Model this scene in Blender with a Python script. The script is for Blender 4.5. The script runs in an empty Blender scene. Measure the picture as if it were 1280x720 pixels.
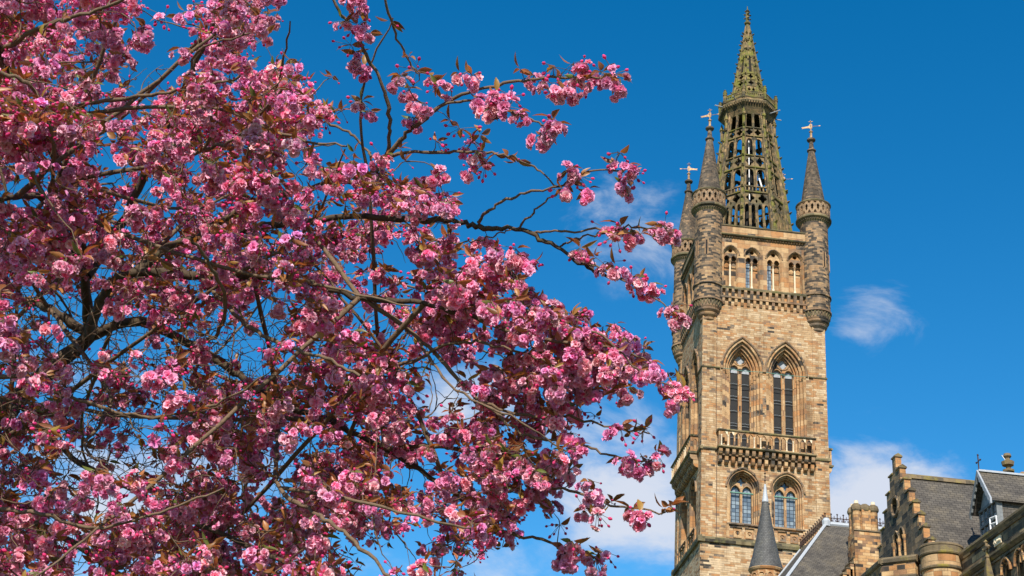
import bpy, math, random
import numpy as np
from mathutils import Vector, Matrix
from mathutils.geometry import tessellate_polygon
PI = math.pi
R = math.radians
rnd = random.Random(7)
scn = bpy.context.scene
C = scn.collection

# ------------------------------------------------------------------ camera
FPX = 1747.9                                   # focal length in pixels of a 1280 px wide picture
PITCH, ROLL, YAW = R(26.98), R(4.68), R(3.14)
CAM = Vector((-31.214, -125.818, 1.6))
fw = Vector((math.sin(YAW)*math.cos(PITCH), math.cos(YAW)*math.cos(PITCH), math.sin(PITCH)))
_r = Vector((math.cos(YAW), -math.sin(YAW), 0)); _u = _r.cross(fw)
rt = _r*math.cos(ROLL) + _u*math.sin(ROLL)
up = -_r*math.sin(ROLL) + _u*math.cos(ROLL)
cd = bpy.data.cameras.new('camera'); cam = bpy.data.objects.new('camera', cd); C.objects.link(cam)
M4 = Matrix((rt, up, -fw)).transposed().to_4x4(); M4.translation = CAM
cam.matrix_world = M4
cd.sensor_width = 36; cd.lens = 36*FPX/1280; cd.clip_start = 0.1; cd.clip_end = 20000
scn.camera = cam
def ray(px, py):
    return (fw + rt*((px-640)/FPX) - up*((py-360)/FPX)).normalized()
def at(px, py, dist):
    return CAM + ray(px, py)*dist
def onplane(px, py, axis, v):
    d = ray(px, py); return CAM + d*((v-CAM[axis])/d[axis])

# ------------------------------------------------------------------ light
SUN_AZ, SUN_EL = R(-13), R(41)                 # sun stands behind the camera, a little to the left
to_sun = Vector((math.sin(SUN_AZ)*math.cos(SUN_EL), -math.cos(SUN_AZ)*math.cos(SUN_EL), math.sin(SUN_EL)))
sd = bpy.data.lights.new('sun', 'SUN'); sun = bpy.data.objects.new('sun', sd); C.objects.link(sun)
sd.energy = 5.0; sd.angle = R(0.5); sd.color = (1.0, 0.93, 0.83)
sun.rotation_euler = to_sun.to_track_quat('Z', 'Y').to_euler()
scn.view_settings.view_transform = 'Standard'; scn.view_settings.look = 'None'
scn.view_settings.exposure = 0.56; scn.cycles.max_bounces = 14; scn.cycles.diffuse_bounces = 8; scn.view_settings.gamma = 1; scn.view_settings.use_curve_mapping = False

w = bpy.data.worlds.new('World'); scn.world = w; w.use_nodes = True
nt = w.node_tree; N = nt.nodes; L = nt.links; N.clear()
def nn(t, **k):
    n = N.new(t)
    for a, b in k.items(): setattr(n, a, b)
    return n
sky = nn('ShaderNodeTexSky'); sky.sky_type = 'NISHITA'; sky.sun_disc = False
sky.sun_elevation = SUN_EL; sky.sun_rotation = math.atan2(to_sun.x, to_sun.y)
sky.air_density = 1.0; sky.dust_density = 0.35; sky.ozone_density = 3.0; sky.altitude = 0
hs = nn('ShaderNodeHueSaturation'); hs.inputs['Saturation'].default_value = 1.41; hs.inputs['Hue'].default_value = .495; hs.inputs['Value'].default_value = 1.12
L.new(sky.outputs[0], hs.inputs['Color'])
tc = nn('ShaderNodeTexCoord')
geo = nn('ShaderNodeVectorMath', operation='NORMALIZE'); L.new(tc.outputs['Generated'], geo.inputs[0])
nz = nn('ShaderNodeTexNoise'); nz.inputs['Scale'].default_value = 13; nz.inputs['Detail'].default_value = 12
nz.inputs['Roughness'].default_value = 0.62; nz.inputs['Distortion'].default_value = 0.5
mpc = nn('ShaderNodeMapping'); mpc.inputs['Rotation'].default_value = (0, .3, 0); mpc.inputs['Scale'].default_value = (.8, 1, 1.5); L.new(geo.outputs[0], mpc.inputs[0]); L.new(mpc.outputs[0], nz.inputs['Vector'])
def cloud(px, py, rx, ry, amp):
    """one cloud bank in the direction (px, py): an ellipse on the sky dome, broken up by noise"""
    d = ray(px, py)
    e = Vector((d.y, -d.x, 0)).normalized(); n_ = e.cross(d)
    a = nn('ShaderNodeVectorMath', operation='DOT_PRODUCT'); L.new(geo.outputs[0], a.inputs[0]); a.inputs[1].default_value = e/(rx/FPX)
    b = nn('ShaderNodeVectorMath', operation='DOT_PRODUCT'); L.new(geo.outputs[0], b.inputs[0]); b.inputs[1].default_value = n_/(ry/FPX)
    f = nn('ShaderNodeVectorMath', operation='DOT_PRODUCT'); L.new(geo.outputs[0], f.inputs[0]); f.inputs[1].default_value = d
    cxy = nn('ShaderNodeCombineXYZ'); L.new(a.outputs['Value'], cxy.inputs[0]); L.new(b.outputs['Value'], cxy.inputs[1])
    ln = nn('ShaderNodeVectorMath', operation='LENGTH'); L.new(cxy.outputs[0], ln.inputs[0])
    m = nn('ShaderNodeMapRange'); m.interpolation_type = 'SMOOTHSTEP'
    m.inputs[1].default_value = 0.0; m.inputs[2].default_value = 1.6; m.inputs[3].default_value = amp; m.inputs[4].default_value = 0
    L.new(ln.outputs['Value'], m.inputs[0])
    g = nn('ShaderNodeMath', operation='GREATER_THAN'); L.new(f.outputs['Value'], g.inputs[0]); g.inputs[1].default_value = 0
    o = nn('ShaderNodeMath', operation='MULTIPLY'); L.new(m.outputs[0], o.inputs[0]); L.new(g.outputs[0], o.inputs[1])
    return o.outputs[0]
acc = None
for cl in ((1090, 640, 130, 95, 1.35), (1060, 590, 60, 45, .9), (1160, 610, 80, 50, .7), (1088, 388, 92, 54, .92), (1128, 372, 42, 24, .7), (785, 290, 110, 90, .82), (590, 500, 130, 60, .8),
           (800, 640, 150, 95, 1.25), (730, 545, 110, 70, .95), (1205, 515, 70, 28, .5), (1262, 530, 60, 32, .62), (640, 690, 200, 60, .6),
           (200, 640, 260, 120, .9), (-300, 600, 250, 110, 1.0), (1700, 640, 300, 120, 1.1), (2300, 300, 200, 90, .9), (-900, 400, 300, 100, 1.), (120, 470, 130, 50, .5), (300,600,160,80,.6)):
    s_ = cloud(*cl)
    if acc is None: acc = s_
    else:
        m_ = nn('ShaderNodeMath', operation='MAXIMUM'); L.new(acc, m_.inputs[0]); L.new(s_, m_.inputs[1]); acc = m_.outputs[0]
sub = nn('ShaderNodeMath', operation='MULTIPLY_ADD'); L.new(nz.outputs['Fac'], sub.inputs[0]); sub.inputs[1].default_value = 2.6; sub.inputs[2].default_value = -1.66
ad = nn('ShaderNodeMath', operation='ADD'); L.new(sub.outputs[0], ad.inputs[0]); L.new(acc, ad.inputs[1])
pos = nn('ShaderNodeMapRange'); pos.interpolation_type = 'SMOOTHSTEP'; pos.inputs[1].default_value = 0.0; pos.inputs[2].default_value = 0.95
L.new(ad.outputs[0], pos.inputs[0])
cm = nn('ShaderNodeMath', operation='MULTIPLY'); L.new(pos.outputs[0], cm.inputs[0])
am = nn('ShaderNodeMath', operation='MINIMUM'); L.new(acc, am.inputs[0]); am.inputs[1].default_value = 0.9
amm = nn('ShaderNodeMapRange'); amm.inputs[2].default_value = .55; amm.inputs[4].default_value = .93; L.new(am.outputs[0], amm.inputs[0]); L.new(amm.outputs[0], cm.inputs[1])
mx = nn('ShaderNodeMixRGB'); mx.inputs[2].default_value = (4.9, 5.2, 5.9, 1)
L.new(cm.outputs[0], mx.inputs[0]); L.new(hs.outputs[0], mx.inputs[1])
bg = nn('ShaderNodeBackground'); bg.inputs['Strength'].default_value = 0.1
L.new(mx.outputs[0], bg.inputs[0])
wo = nn('ShaderNodeOutputWorld'); L.new(bg.outputs[0], wo.inputs[0])

# ------------------------------------------------------------------ materials
def mat(name):
    m = bpy.data.materials.new(name); m.use_nodes = True
    t = m.node_tree; t.nodes.clear()
    o = t.nodes.new('ShaderNodeOutputMaterial'); b = t.nodes.new('ShaderNodeBsdfPrincipled')
    t.links.new(b.outputs[0], o.inputs[0]); b.inputs['Roughness'].default_value = .85
    b.inputs['Specular IOR Level'].default_value = .25
    return m, t, b
def ramp(t, stops, interp='LINEAR'):
    r_ = t.nodes.new('ShaderNodeValToRGB'); r_.color_ramp.interpolation = interp
    e = r_.color_ramp.elements
    while len(e) < len(stops): e.new(.5)
    for i, (p, c) in enumerate(stops): e[i].position = p; e[i].color = (*c, 1)
    return r_
def plain(name, col, rough=.8, metal=0, bump=0, bs=8, var=.25):
    m, t, b = mat(name); b.inputs['Roughness'].default_value = rough; b.inputs['Metallic'].default_value = metal
    tcn = t.nodes.new('ShaderNodeTexCoord'); n = t.nodes.new('ShaderNodeTexNoise')
    n.inputs['Scale'].default_value = bs; n.inputs['Detail'].default_value = 6
    t.links.new(tcn.outputs['Object'], n.inputs['Vector'])
    r_ = ramp(t, [(.25, tuple(c*(1-var) for c in col)), (.75, tuple(min(1, c*(1+var)) for c in col))])
    t.links.new(n.outputs['Fac'], r_.inputs[0]); t.links.new(r_.outputs[0], b.inputs['Base Color'])
    if bump:
        bp = t.nodes.new('ShaderNodeBump'); bp.inputs['Strength'].default_value = bump; bp.inputs['Distance'].default_value = .03
        t.links.new(n.outputs['Fac'], bp.inputs['Height']); t.links.new(bp.outputs[0], b.inputs['Normal'])
    return m
def ashlar(name, stops, bw=.78, rh=.27, soot=.0, moss=None, mossamt=.5, sc=1, rowmix=.5):
    """coursed sandstone: every block takes its own tone; soot blackens blocks in patches"""
    m, t, b = mat(name); nd = t.nodes; lk = t.links
    uv = nd.new('ShaderNodeUVMap'); uv.uv_map = 'UVMap'
    br = nd.new('ShaderNodeTexBrick'); br.offset = .43; br.squash = .62; br.squash_frequency = 3; br.offset_frequency = 2
    br.inputs['Scale'].default_value = sc; br.inputs['Brick Width'].default_value = bw; br.inputs['Row Height'].default_value = rh
    br.inputs['Mortar Size'].default_value = .011; br.inputs['Mortar Smooth'].default_value = .3; br.inputs['Bias'].default_value = 0
    br.inputs['Color1'].default_value = (0, 0, 0, 1); br.inputs['Color2'].default_value = (1, 1, 1, 1); br.inputs['Mortar'].default_value = (.5, .5, .5, 1)
    lk.new(uv.outputs[0], br.inputs['Vector'])
    ns = nd.new('ShaderNodeTexNoise'); ns.inputs['Scale'].default_value = .33; ns.inputs['Detail'].default_value = 5; ns.inputs['Roughness'].default_value = .6
    gp = nd.new('ShaderNodeNewGeometry'); lk.new(gp.outputs['Position'], ns.inputs['Vector'])
    a = nd.new('ShaderNodeMath'); a.operation = 'MULTIPLY_ADD'; a.inputs[1].default_value = 1.15; a.inputs[2].default_value = -.575 + soot
    lk.new(ns.outputs['Fac'], a.inputs[0])
    ad_ = nd.new('ShaderNodeMath'); ad_.operation = 'ADD'; lk.new(br.outputs['Color'], ad_.inputs[0]); lk.new(a.outputs[0], ad_.inputs[1])
    cl_ = nd.new('ShaderNodeClamp'); lk.new(ad_.outputs[0], cl_.inputs[0])
    r_ = ramp(t, stops, 'LINEAR'); lk.new(cl_.outputs[0], r_.inputs[0])
    # grain, streaks inside the blocks
    gn = nd.new('ShaderNodeTexNoise'); gn.inputs['Scale'].default_value = 3.2; gn.inputs['Detail'].default_value = 8; gn.inputs['Roughness'].default_value = .7
    mp = nd.new('ShaderNodeMapping'); mp.inputs['Scale'].default_value = (1, 1, 2.2); lk.new(gp.outputs['Position'], mp.inputs[0]); lk.new(mp.outputs[0], gn.inputs['Vector'])
    gr = ramp(t, [(.3, (.62, .6, .58)), (.52, (1, 1, 1)), (.75, (1.0, 1.0, 1.0))]); lk.new(gn.outputs['Fac'], gr.inputs[0])
    mu = nd.new('ShaderNodeMixRGB'); mu.blend_type = 'MULTIPLY'; mu.inputs[0].default_value = .85
    lk.new(r_.outputs[0], mu.inputs[1]); lk.new(gr.outputs[0], mu.inputs[2])
    mo = nd.new('ShaderNodeMixRGB'); mo.inputs[2].default_value = (.17, .13, .085, 1)
    mf = nd.new('ShaderNodeMath'); mf.operation = 'MULTIPLY'; mf.inputs[1].default_value = .75; lk.new(br.outputs['Fac'], mf.inputs[0])
    lk.new(mf.outputs[0], mo.inputs[0]); lk.new(mu.outputs[0], mo.inputs[1])
    last = mo.outputs[0]
    # water and soot streaks that run down the face, and broad weather patches
    st_ = nd.new('ShaderNodeTexNoise'); st_.inputs['Scale'].default_value = 1.0; st_.inputs['Detail'].default_value = 6; st_.inputs['Roughness'].default_value = .6
    ms_ = nd.new('ShaderNodeMapping'); ms_.inputs['Scale'].default_value = (1.3, 1.3, .16); lk.new(gp.outputs['Position'], ms_.inputs[0]); lk.new(ms_.outputs[0], st_.inputs['Vector'])
    sr = ramp(t, [(.3, (.52, .5, .49)), (.47, (.9, .88, .86)), (.6, (1, 1, 1)), (.75, (1.08, 1.02, .95))]); lk.new(st_.outputs['Fac'], sr.inputs[0])
    sx_ = nd.new('ShaderNodeMixRGB'); sx_.blend_type = 'MULTIPLY'; sx_.inputs[0].default_value = 1; lk.new(last, sx_.inputs[1]); lk.new(sr.outputs[0], sx_.inputs[2]); last = sx_.outputs[0]
    if moss:
        mn = nd.new('ShaderNodeTexNoise'); mn.inputs['Scale'].default_value = 1.1; mn.inputs['Detail'].default_value = 7; mn.inputs['Roughness'].default_value = .65
        lk.new(gp.outputs['Position'], mn.inputs['Vector'])
        mr = nd.new('ShaderNodeMapRange'); mr.inputs[1].default_value = .62-mossamt*.3; mr.inputs[2].default_value = .78-mossamt*.3; lk.new(mn.outputs['Fac'], mr.inputs[0])
        mm = nd.new('ShaderNodeMixRGB'); mm.inputs[2].default_value = (*moss, 1); lk.new(mr.outputs[0], mm.inputs[0]); lk.new(last, mm.inputs[1]); last = mm.outputs[0]
    lk.new(last, b.inputs['Base Color'])
    bp = nd.new('ShaderNodeBump'); bp.inputs['Strength'].default_value = .5; bp.inputs['Distance'].default_value = .04
    hh = nd.new('ShaderNodeMath'); hh.operation = 'MULTIPLY_ADD'; hh.inputs[1].default_value = -1.0
    lk.new(br.outputs['Fac'], hh.inputs[0]); lk.new(gn.outputs['Fac'], hh.inputs[2]); lk.new(hh.outputs[0], bp.inputs['Height']); lk.new(bp.outputs[0], b.inputs['Normal'])
    return m
CREAM, BUFF, TAN, ORNG, BRN, GRY, SOOT = (.51, .38, .235), (.42, .28, .15), (.36, .22, .11), (.41, .2, .078), (.24, .145, .085), (.2, .155, .11), (.045, .038, .032)
M = {}
M['wall'] = ashlar('buff_sandstone_blocks', [(0, CREAM), (.06, CREAM), (.22, BUFF), (.45, BUFF), (.6, TAN), (.76, ORNG), (.88, BRN), (.95, GRY), (.99, SOOT), (1, SOOT)], bw=.66, rh=.21, soot=-.05)
M['fine'] = ashlar('buff_sandstone_rubble', [(0, CREAM), (.2, CREAM), (.3, (.56, .42, .26)), (.55, BUFF), (.72, TAN), (.82, ORNG), (.9, GRY), (.96, SOOT), (1, SOOT)], bw=.95, rh=.2)
M['dress'] = ashlar('dressed_sandstone', [(0, BUFF), (.2, (.5, .33, .17)), (.45, TAN), (.7, ORNG), (.86, BRN), (.95, GRY), (1, SOOT)], bw=1.3, rh=.55, soot=.0)
M['trac'] = ashlar('carved_brown_sandstone', [(0, TAN), (.3, (.33, .22, .125)), (.6, BRN), (.85, GRY), (1, (.07, .06, .05))], bw=1.1, rh=.6, soot=.05)
M['pale'] = plain('new_cream_sandstone', (.66, .54, .37), bump=.3, var=.12)
M['tur'] = ashlar('sooty_sandstone_blocks', [(0, BUFF), (.1, TAN), (.3, (.31, .205, .12)), (.52, (.21, .145, .088)), (.68, (.11, .088, .064)), (.82, (.06, .05, .04)), (1, SOOT)], bw=.56, rh=.21, soot=.03)
M['cone'] = ashlar('dark_weathered_sandstone', [(0, (.3, .2, .12)), (.15, (.19, .135, .085)), (.35, (.13, .1, .072)), (.6, (.1, .082, .062)), (1, (.055, .046, .037))], bw=.5, rh=.2, soot=.12)
M['moss'] = ashlar('mossy_dark_sandstone', [(0, (.28, .19, .09)), (.3, (.19, .14, .065)), (.6, (.12, .10, .05)), (1, (.05, .045, .033))], bw=.7, rh=.35, soot=.04, moss=(.15, .145, .025), mossamt=.55)
M['lant'] = ashlar('brown_lantern_sandstone', [(0, (.36, .24, .12)), (.3, (.22, .15, .075)), (.6, (.125, .1, .055)), (1, (.05, .045, .032))], bw=.6, rh=.4, soot=.08, moss=(.125, .105, .045), mossamt=.42)
M['ledge'] = ashlar('lichened_ledge_stone', [(0, (.3, .23, .12)), (.4, (.19, .155, .085)), (.8, (.1, .09, .055)), (1, SOOT)], bw=1.4, rh=.6, moss=(.15, .135, .05), mossamt=.36)
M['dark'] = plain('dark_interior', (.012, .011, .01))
M['net'] = plain('black_netting', (.011, .0105, .01), rough=.6, var=.3, bs=3)
M['lead'] = plain('grey_lead', (.29, .31, .33), rough=.45, bump=.2)
M['whitel'] = plain('white_lead_flashing', (.36, .38, .40), rough=.5, bump=.1, var=.12)
M['bar'] = plain('pale_glazing_bar', (.24, .26, .27), rough=.5)
M['gold'] = plain('gilded_metal', (.33, .21, .11), rough=.55, metal=.3, bs=5, var=.5)
M['iron'] = plain('rusty_dark_iron', (.06, .035, .028), rough=.6)
M['copper'] = plain('green_copper_strip', (.12, .27, .2), rough=.6)
M['white'] = plain('white_paint', (.8, .8, .8), rough=.5, var=.05)
M['timber'] = plain('grey_timber', (.16, .17, .17), rough=.7, bump=.2)
def slate(name, base, bw, rh):
    m, t, b = mat(name); nd = t.nodes; lk = t.links
    uv = nd.new('ShaderNodeUVMap'); uv.uv_map = 'UVMap'
    br = nd.new('ShaderNodeTexBrick'); br.offset = .5
    br.inputs['Scale'].default_value = 1; br.inputs['Brick Width'].default_value = bw; br.inputs['Row Height'].default_value = rh
    br.inputs['Mortar Size'].default_value = .012; br.inputs['Mortar Smooth'].default_value = .4
    br.inputs['Color1'].default_value = (*[c*.8 for c in base], 1); br.inputs['Color2'].default_value = (*[c*1.2 for c in base], 1)
    br.inputs['Mortar'].default_value = (*[c*.3 for c in base], 1)
    lk.new(uv.outputs[0], br.inputs['Vector'])
    n = nd.new('ShaderNodeTexNoise'); n.inputs['Scale'].default_value = .9; n.inputs['Detail'].default_value = 9; n.inputs['Roughness'].default_value = .7
    gp = nd.new('ShaderNodeNewGeometry'); lk.new(gp.outputs['Position'], n.inputs['Vector'])
    r_ = ramp(t, [(.3, (.55, .55, .58)), (.5, (1, 1, 1)), (.72, (1.5, 1.42, 1.2))]); lk.new(n.outputs['Fac'], r_.inputs[0])
    mu = nd.new('ShaderNodeMixRGB'); mu.blend_type = 'MULTIPLY'; mu.inputs[0].default_value = 1
    lk.new(br.outputs['Color'], mu.inputs[1]); lk.new(r_.outputs[0], mu.inputs[2]); lk.new(mu.outputs[0], b.inputs['Base Color'])
    b.inputs['Roughness'].default_value = .6
    bp = nd.new('ShaderNodeBump'); bp.inputs['Strength'].default_value = .6; bp.inputs['Distance'].default_value = .02; bp.invert = True
    lk.new(br.outputs['Fac'], bp.inputs['Height']); lk.new(bp.outputs[0], b.inputs['Normal'])
    return m
M['slate'] = slate('grey_brown_slates', (.085, .074, .06), .3, .17)
M['slate2'] = slate('dark_blue_grey_slates', (.085, .084, .08), .26, .15)
def leaded():
    m, t, b = mat('leaded_sky_tinted_glass'); nd = t.nodes; lk = t.links
    uv = nd.new('ShaderNodeUVMap'); uv.uv_map = 'UVMap'
    br = nd.new('ShaderNodeTexBrick'); br.offset = 0.0
    br.inputs['Scale'].default_value = 1; br.inputs['Brick Width'].default_value = .36; br.inputs['Row Height'].default_value = .36
    br.inputs['Mortar Size'].default_value = .028; br.inputs['Color1'].default_value = (.07, .10, .135, 1); br.inputs['Color2'].default_value = (.22, .27, .30, 1)  # pale blue pane colours stand in for reflected sky
    br.inputs['Mortar'].default_value = (.02, .022, .025, 1)
    lk.new(uv.outputs[0], br.inputs['Vector']); lk.new(br.outputs['Color'], b.inputs['Base Color'])
    b.inputs['Roughness'].default_value = .22; b.inputs['Specular IOR Level'].default_value = .6
    return m
M['glass'] = leaded()
M['wing_stone'] = ashlar('brown_weathered_sandstone', [(0, (.45, .32, .18)), (.15, (.3, .2, .11)), (.4, (.19, .135, .08)), (.65, (.11, .09, .065)), (1, (.04, .036, .03))], bw=.75, rh=.26, soot=.04)
M['coping'] = ashlar('mossy_coping_stone', [(0, (.26, .19, .11)), (.4, (.17, .13, .075)), (1, (.07, .06, .045))], bw=1.1, rh=.5, moss=(.24, .19, .035), mossamt=.35)
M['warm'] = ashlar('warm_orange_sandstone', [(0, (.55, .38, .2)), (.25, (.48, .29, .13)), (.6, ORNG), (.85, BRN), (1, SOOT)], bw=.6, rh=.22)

# ------------------------------------------------------------------ mesh builder
class MB:
    def __init__(s): s.v = []; s.f = []; s.uv = []; s.m = []; s.sm = []
    def face(s, pts, mi=0, uv=None, smooth=False):
        b = len(s.v); s.v += [tuple(p) for p in pts]; s.f.append(tuple(range(b, b+len(pts))))
        if uv is None:
            p0 = Vector(pts[0]); n = Vector((0, 0, 0))
            for i in range(1, len(pts)-1): n += (Vector(pts[i])-p0).cross(Vector(pts[i+1])-p0)
            if n.length < 1e-12: n = Vector((0, 0, 1))
            n.normalize()
            if abs(n.z) > .93: uv = [(p[0], p[1]) for p in pts]
            else:
                t_ = Vector((-n.y, n.x, 0)).normalized(); vv = 1/max(.3, math.sqrt(1-n.z*n.z))
                uv = [(t_.x*p[0]+t_.y*p[1], p[2]*vv) for p in pts]
        s.uv += list(uv); s.m.append(mi); s.sm.append(smooth)
    def box(s, x0, x1, y0, y1, z0, z1, mi=0):
        p = [(x0, y0, z0), (x1, y0, z0), (x1, y1, z0), (x0, y1, z0), (x0, y0, z1), (x1, y0, z1), (x1, y1, z1), (x0, y1, z1)]
        for q in ((0, 1, 5, 4), (1, 2, 6, 5), (2, 3, 7, 6), (3, 0, 4, 7), (4, 5, 6, 7), (3, 2, 1, 0)): s.face([p[i] for i in q], mi)
    def prism(s, prof, x0, x1, fm, mi=0):
        """2-D profile (d, z) extruded from u=x0 to u=x1 through the mapping fm(u, z, d)"""
        n = len(prof)
        for i in range(n):
            a, b = prof[i], prof[(i+1) % n]
            s.face([fm(x0, a[1], a[0]), fm(x1, a[1], a[0]), fm(x1, b[1], b[0]), fm(x0, b[1], b[0])], mi)
        s.face([fm(x0, q[1], q[0]) for q in prof], mi); s.face([fm(x1, q[1], q[0]) for q in reversed(prof)], mi)
    def plate(s, outer, holes, fm, d0, d1, mi=0, back=False, rim=True):
        loops = [outer]+holes
        flat = [p for l in loops for p in l]
        tri = tessellate_polygon([[Vector((p[0], p[1], 0)) for p in l] for l in loops])
        for t_ in tri:
            s.face([fm(flat[i][0], flat[i][1], d0) for i in t_], mi)
            if back: s.face([fm(flat[i][0], flat[i][1], d1) for i in reversed(t_)], mi)
        for k, l in enumerate(loops):
            if k == 0 and not rim: continue
            for i in range(len(l)):
                a, b = l[i], l[(i+1) % len(l)]
                s.face([fm(a[0], a[1], d0), fm(b[0], b[1], d0), fm(b[0], b[1], d1), fm(a[0], a[1], d1)], mi)
    def tube(s, pts, rad, n=6, mi=0, closed=False):
        pts = [Vector(p) for p in pts]; rings = []
        rr = rad if isinstance(rad, (list, tuple)) else [rad]*len(pts)
        pn = None
        for i, p in enumerate(pts):
            if closed: t_ = pts[(i+1) % len(pts)]-pts[i-1]
            else: t_ = pts[min(i+1, len(pts)-1)]-pts[max(i-1, 0)]
            if t_.length < 1e-9: t_ = Vector((0, 0, 1))
            t_.normalize()
            if pn is None:
                a = Vector((0, 0, 1)) if abs(t_.z) < .9 else Vector((1, 0, 0)); pn = t_.cross(a).normalized()
            pn = (pn - t_*pn.dot(t_)); pn = pn.normalized() if pn.length > 1e-6 else t_.orthogonal().normalized()
            bn = t_.cross(pn)
            rings.append([p+(pn*math.cos(2*PI*k/n)+bn*math.sin(2*PI*k/n))*rr[i] for k in range(n)])
        m_ = len(rings)
        for i in range(m_ if closed else m_-1):
            A, B = rings[i], rings[(i+1) % m_]
            for k in range(n): s.face([A[k], A[(k+1) % n], B[(k+1) % n], B[k]], mi, smooth=True)
        if not closed:
            s.face(rings[0][::-1], mi); s.face(rings[-1], mi)
    def lathe(s, prof, cx=0, cy=0, n=24, mi=0, a0=0, a1=2*PI, smooth=True, rot=0):
        """profile [(r, z), ...]; UVs run round the drum in metres"""
        full = abs(a1-a0-2*PI) < 1e-6
        for i in range(len(prof)-1):
            (r0, z0), (r1, z1) = prof[i], prof[i+1]; rm = max(r0, r1, .05)
            for k in range(n):
                A, B = a0+(a1-a0)*k/n+rot, a0+(a1-a0)*(k+1)/n+rot
                P = lambda r_, z_, a: (cx+r_*math.cos(a), cy+r_*math.sin(a), z_)
                pts = [P(r0, z0, A), P(r0, z0, B), P(r1, z1, B), P(r1, z1, A)]
                uu = [(A*rm, z0), (B*rm, z0), (B*rm, z1), (A*rm, z1)]
                if r1 < 1e-4: pts = pts[:3]; uu = uu[:3]
                elif r0 < 1e-4: pts = pts[1:]; uu = uu[1:]
                if abs(z1-z0) < 1e-6: uu = [(q[0], q[1]) for q in pts]
                s.face(pts, mi, uu, smooth and abs(z1-z0) > abs(r1-r0)*.15)
    def blob(s, c, r_, mi=0, sz=1.):
        c = Vector(c); q = [Vector(d)*r_ for d in ((1, 0, 0), (0, 1, 0), (-1, 0, 0), (0, -1, 0), (0, 0, sz), (0, 0, -sz))]
        for a, b, e in ((0, 1, 4), (1, 2, 4), (2, 3, 4), (3, 0, 4), (1, 0, 5), (2, 1, 5), (3, 2, 5), (0, 3, 5)):
            s.face([c+q[a], c+q[b], c+q[e]], mi)
    def build(s, name, mats, parent=None, loc=None, rotz=0):
        me = bpy.data.meshes.new(name); me.from_pydata(s.v, [], s.f)
        u = me.uv_layers.new(name='UVMap'); u.data.foreach_set('uv', np.array(s.uv, dtype=np.float32).ravel())
        me.polygons.foreach_set('material_index', s.m); me.polygons.foreach_set('use_smooth', s.sm)
        for x in (mats if isinstance(mats, (list, tuple)) else [mats]): me.materials.append(M[x] if isinstance(x, str) else x)
        me.update()
        o = bpy.data.objects.new(name, me); C.objects.link(o)
        if parent: o.parent = parent
        if loc: o.location = loc
        o.rotation_euler = (0, 0, rotz)
        return o
def thing(name, label, cat, loc=(0, 0, 0), group=None):
    o = bpy.data.objects.new(name, None); C.objects.link(o); o.location = loc; o['label'] = label; o['category'] = cat
    if group: o['group'] = group
    return o
def clone(o, parent, loc=None, rotz=None):
    c = o.copy(); C.objects.link(c); c.parent = parent
    if loc is not None: c.location = loc
    if rotz is not None: c.rotation_euler = (0, 0, rotz)
    for ch in list(o.children): clone(ch, c)
    return c
def arc_pts(cx, zs, w, c, n=9):
    """pointed arch head from right spring over the apex to left spring; both arc centres lie c beyond the axis"""
    Rr = w+c; rise = math.sqrt(Rr*Rr-c*c); a1 = math.atan2(rise, c)
    right = [(cx-c+Rr*math.cos(a1*i/n), zs+Rr*math.sin(a1*i/n)) for i in range(n+1)]
    left = [(2*cx-x, z) for x, z in reversed(right[:-1])]
    return right+left
def arch(cx, zb, zs, w, c, n=9):
    return [(cx-w, zb), (cx+w, zb)]+arc_pts(cx, zs, w, c, n)
def circ(cx, cz, r_, n=14, lob=0, la=.0):
    return [(cx+(r_*(1+la*math.cos(lob*2*PI*i/n)))*math.cos(2*PI*i/n), cz+(r_*(1+la*math.cos(lob*2*PI*i/n)))*math.sin(2*PI*i/n)) for i in range(n)]

# ------------------------------------------------------------------ ground
gm, gt, gb = mat('short_grass'); n_ = gt.nodes.new('ShaderNodeTexNoise'); n_.inputs['Scale'].default_value = 1.5; n_.inputs['Detail'].default_value = 8
gc = gt.nodes.new('ShaderNodeTexCoord'); gt.links.new(gc.outputs['Object'], n_.inputs['Vector'])
rr_ = ramp(gt, [(.3, (.035, .06, .015)), (.7, (.08, .12, .035))]); gt.links.new(n_.outputs['Fac'], rr_.inputs[0]); gt.links.new(rr_.outputs[0], gb.inputs['Base Color'])
g = MB(); g.face([(-4000, -4000, 0), (4000, -4000, 0), (4000, 4000, 0), (-4000, 4000, 0)])
go = g.build('ground', gm); go['kind'] = 'structure'
M['paving'] = ashlar('grey_paving_flags', [(0, (.28, .27, .25)), (1, (.16, .155, .145))], bw=.9, rh=.6)
g = MB(); g.face([(-26, -120, .004), (60, -120, .004), (60, 30, .004), (-26, 30, .004)]); go = g.build('paved_court', 'paving'); go['kind'] = 'structure'

# ------------------------------------------------------------------ BELL TOWER
tower = thing('bell_tower', 'tall buff sandstone gothic bell tower with four corner turrets and a pierced openwork spire', 'bell tower')
H = 6.0
def fm(u, z, d): return (u, -(H+d), z)               # front face: d is metres outwards from the wall plane
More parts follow.
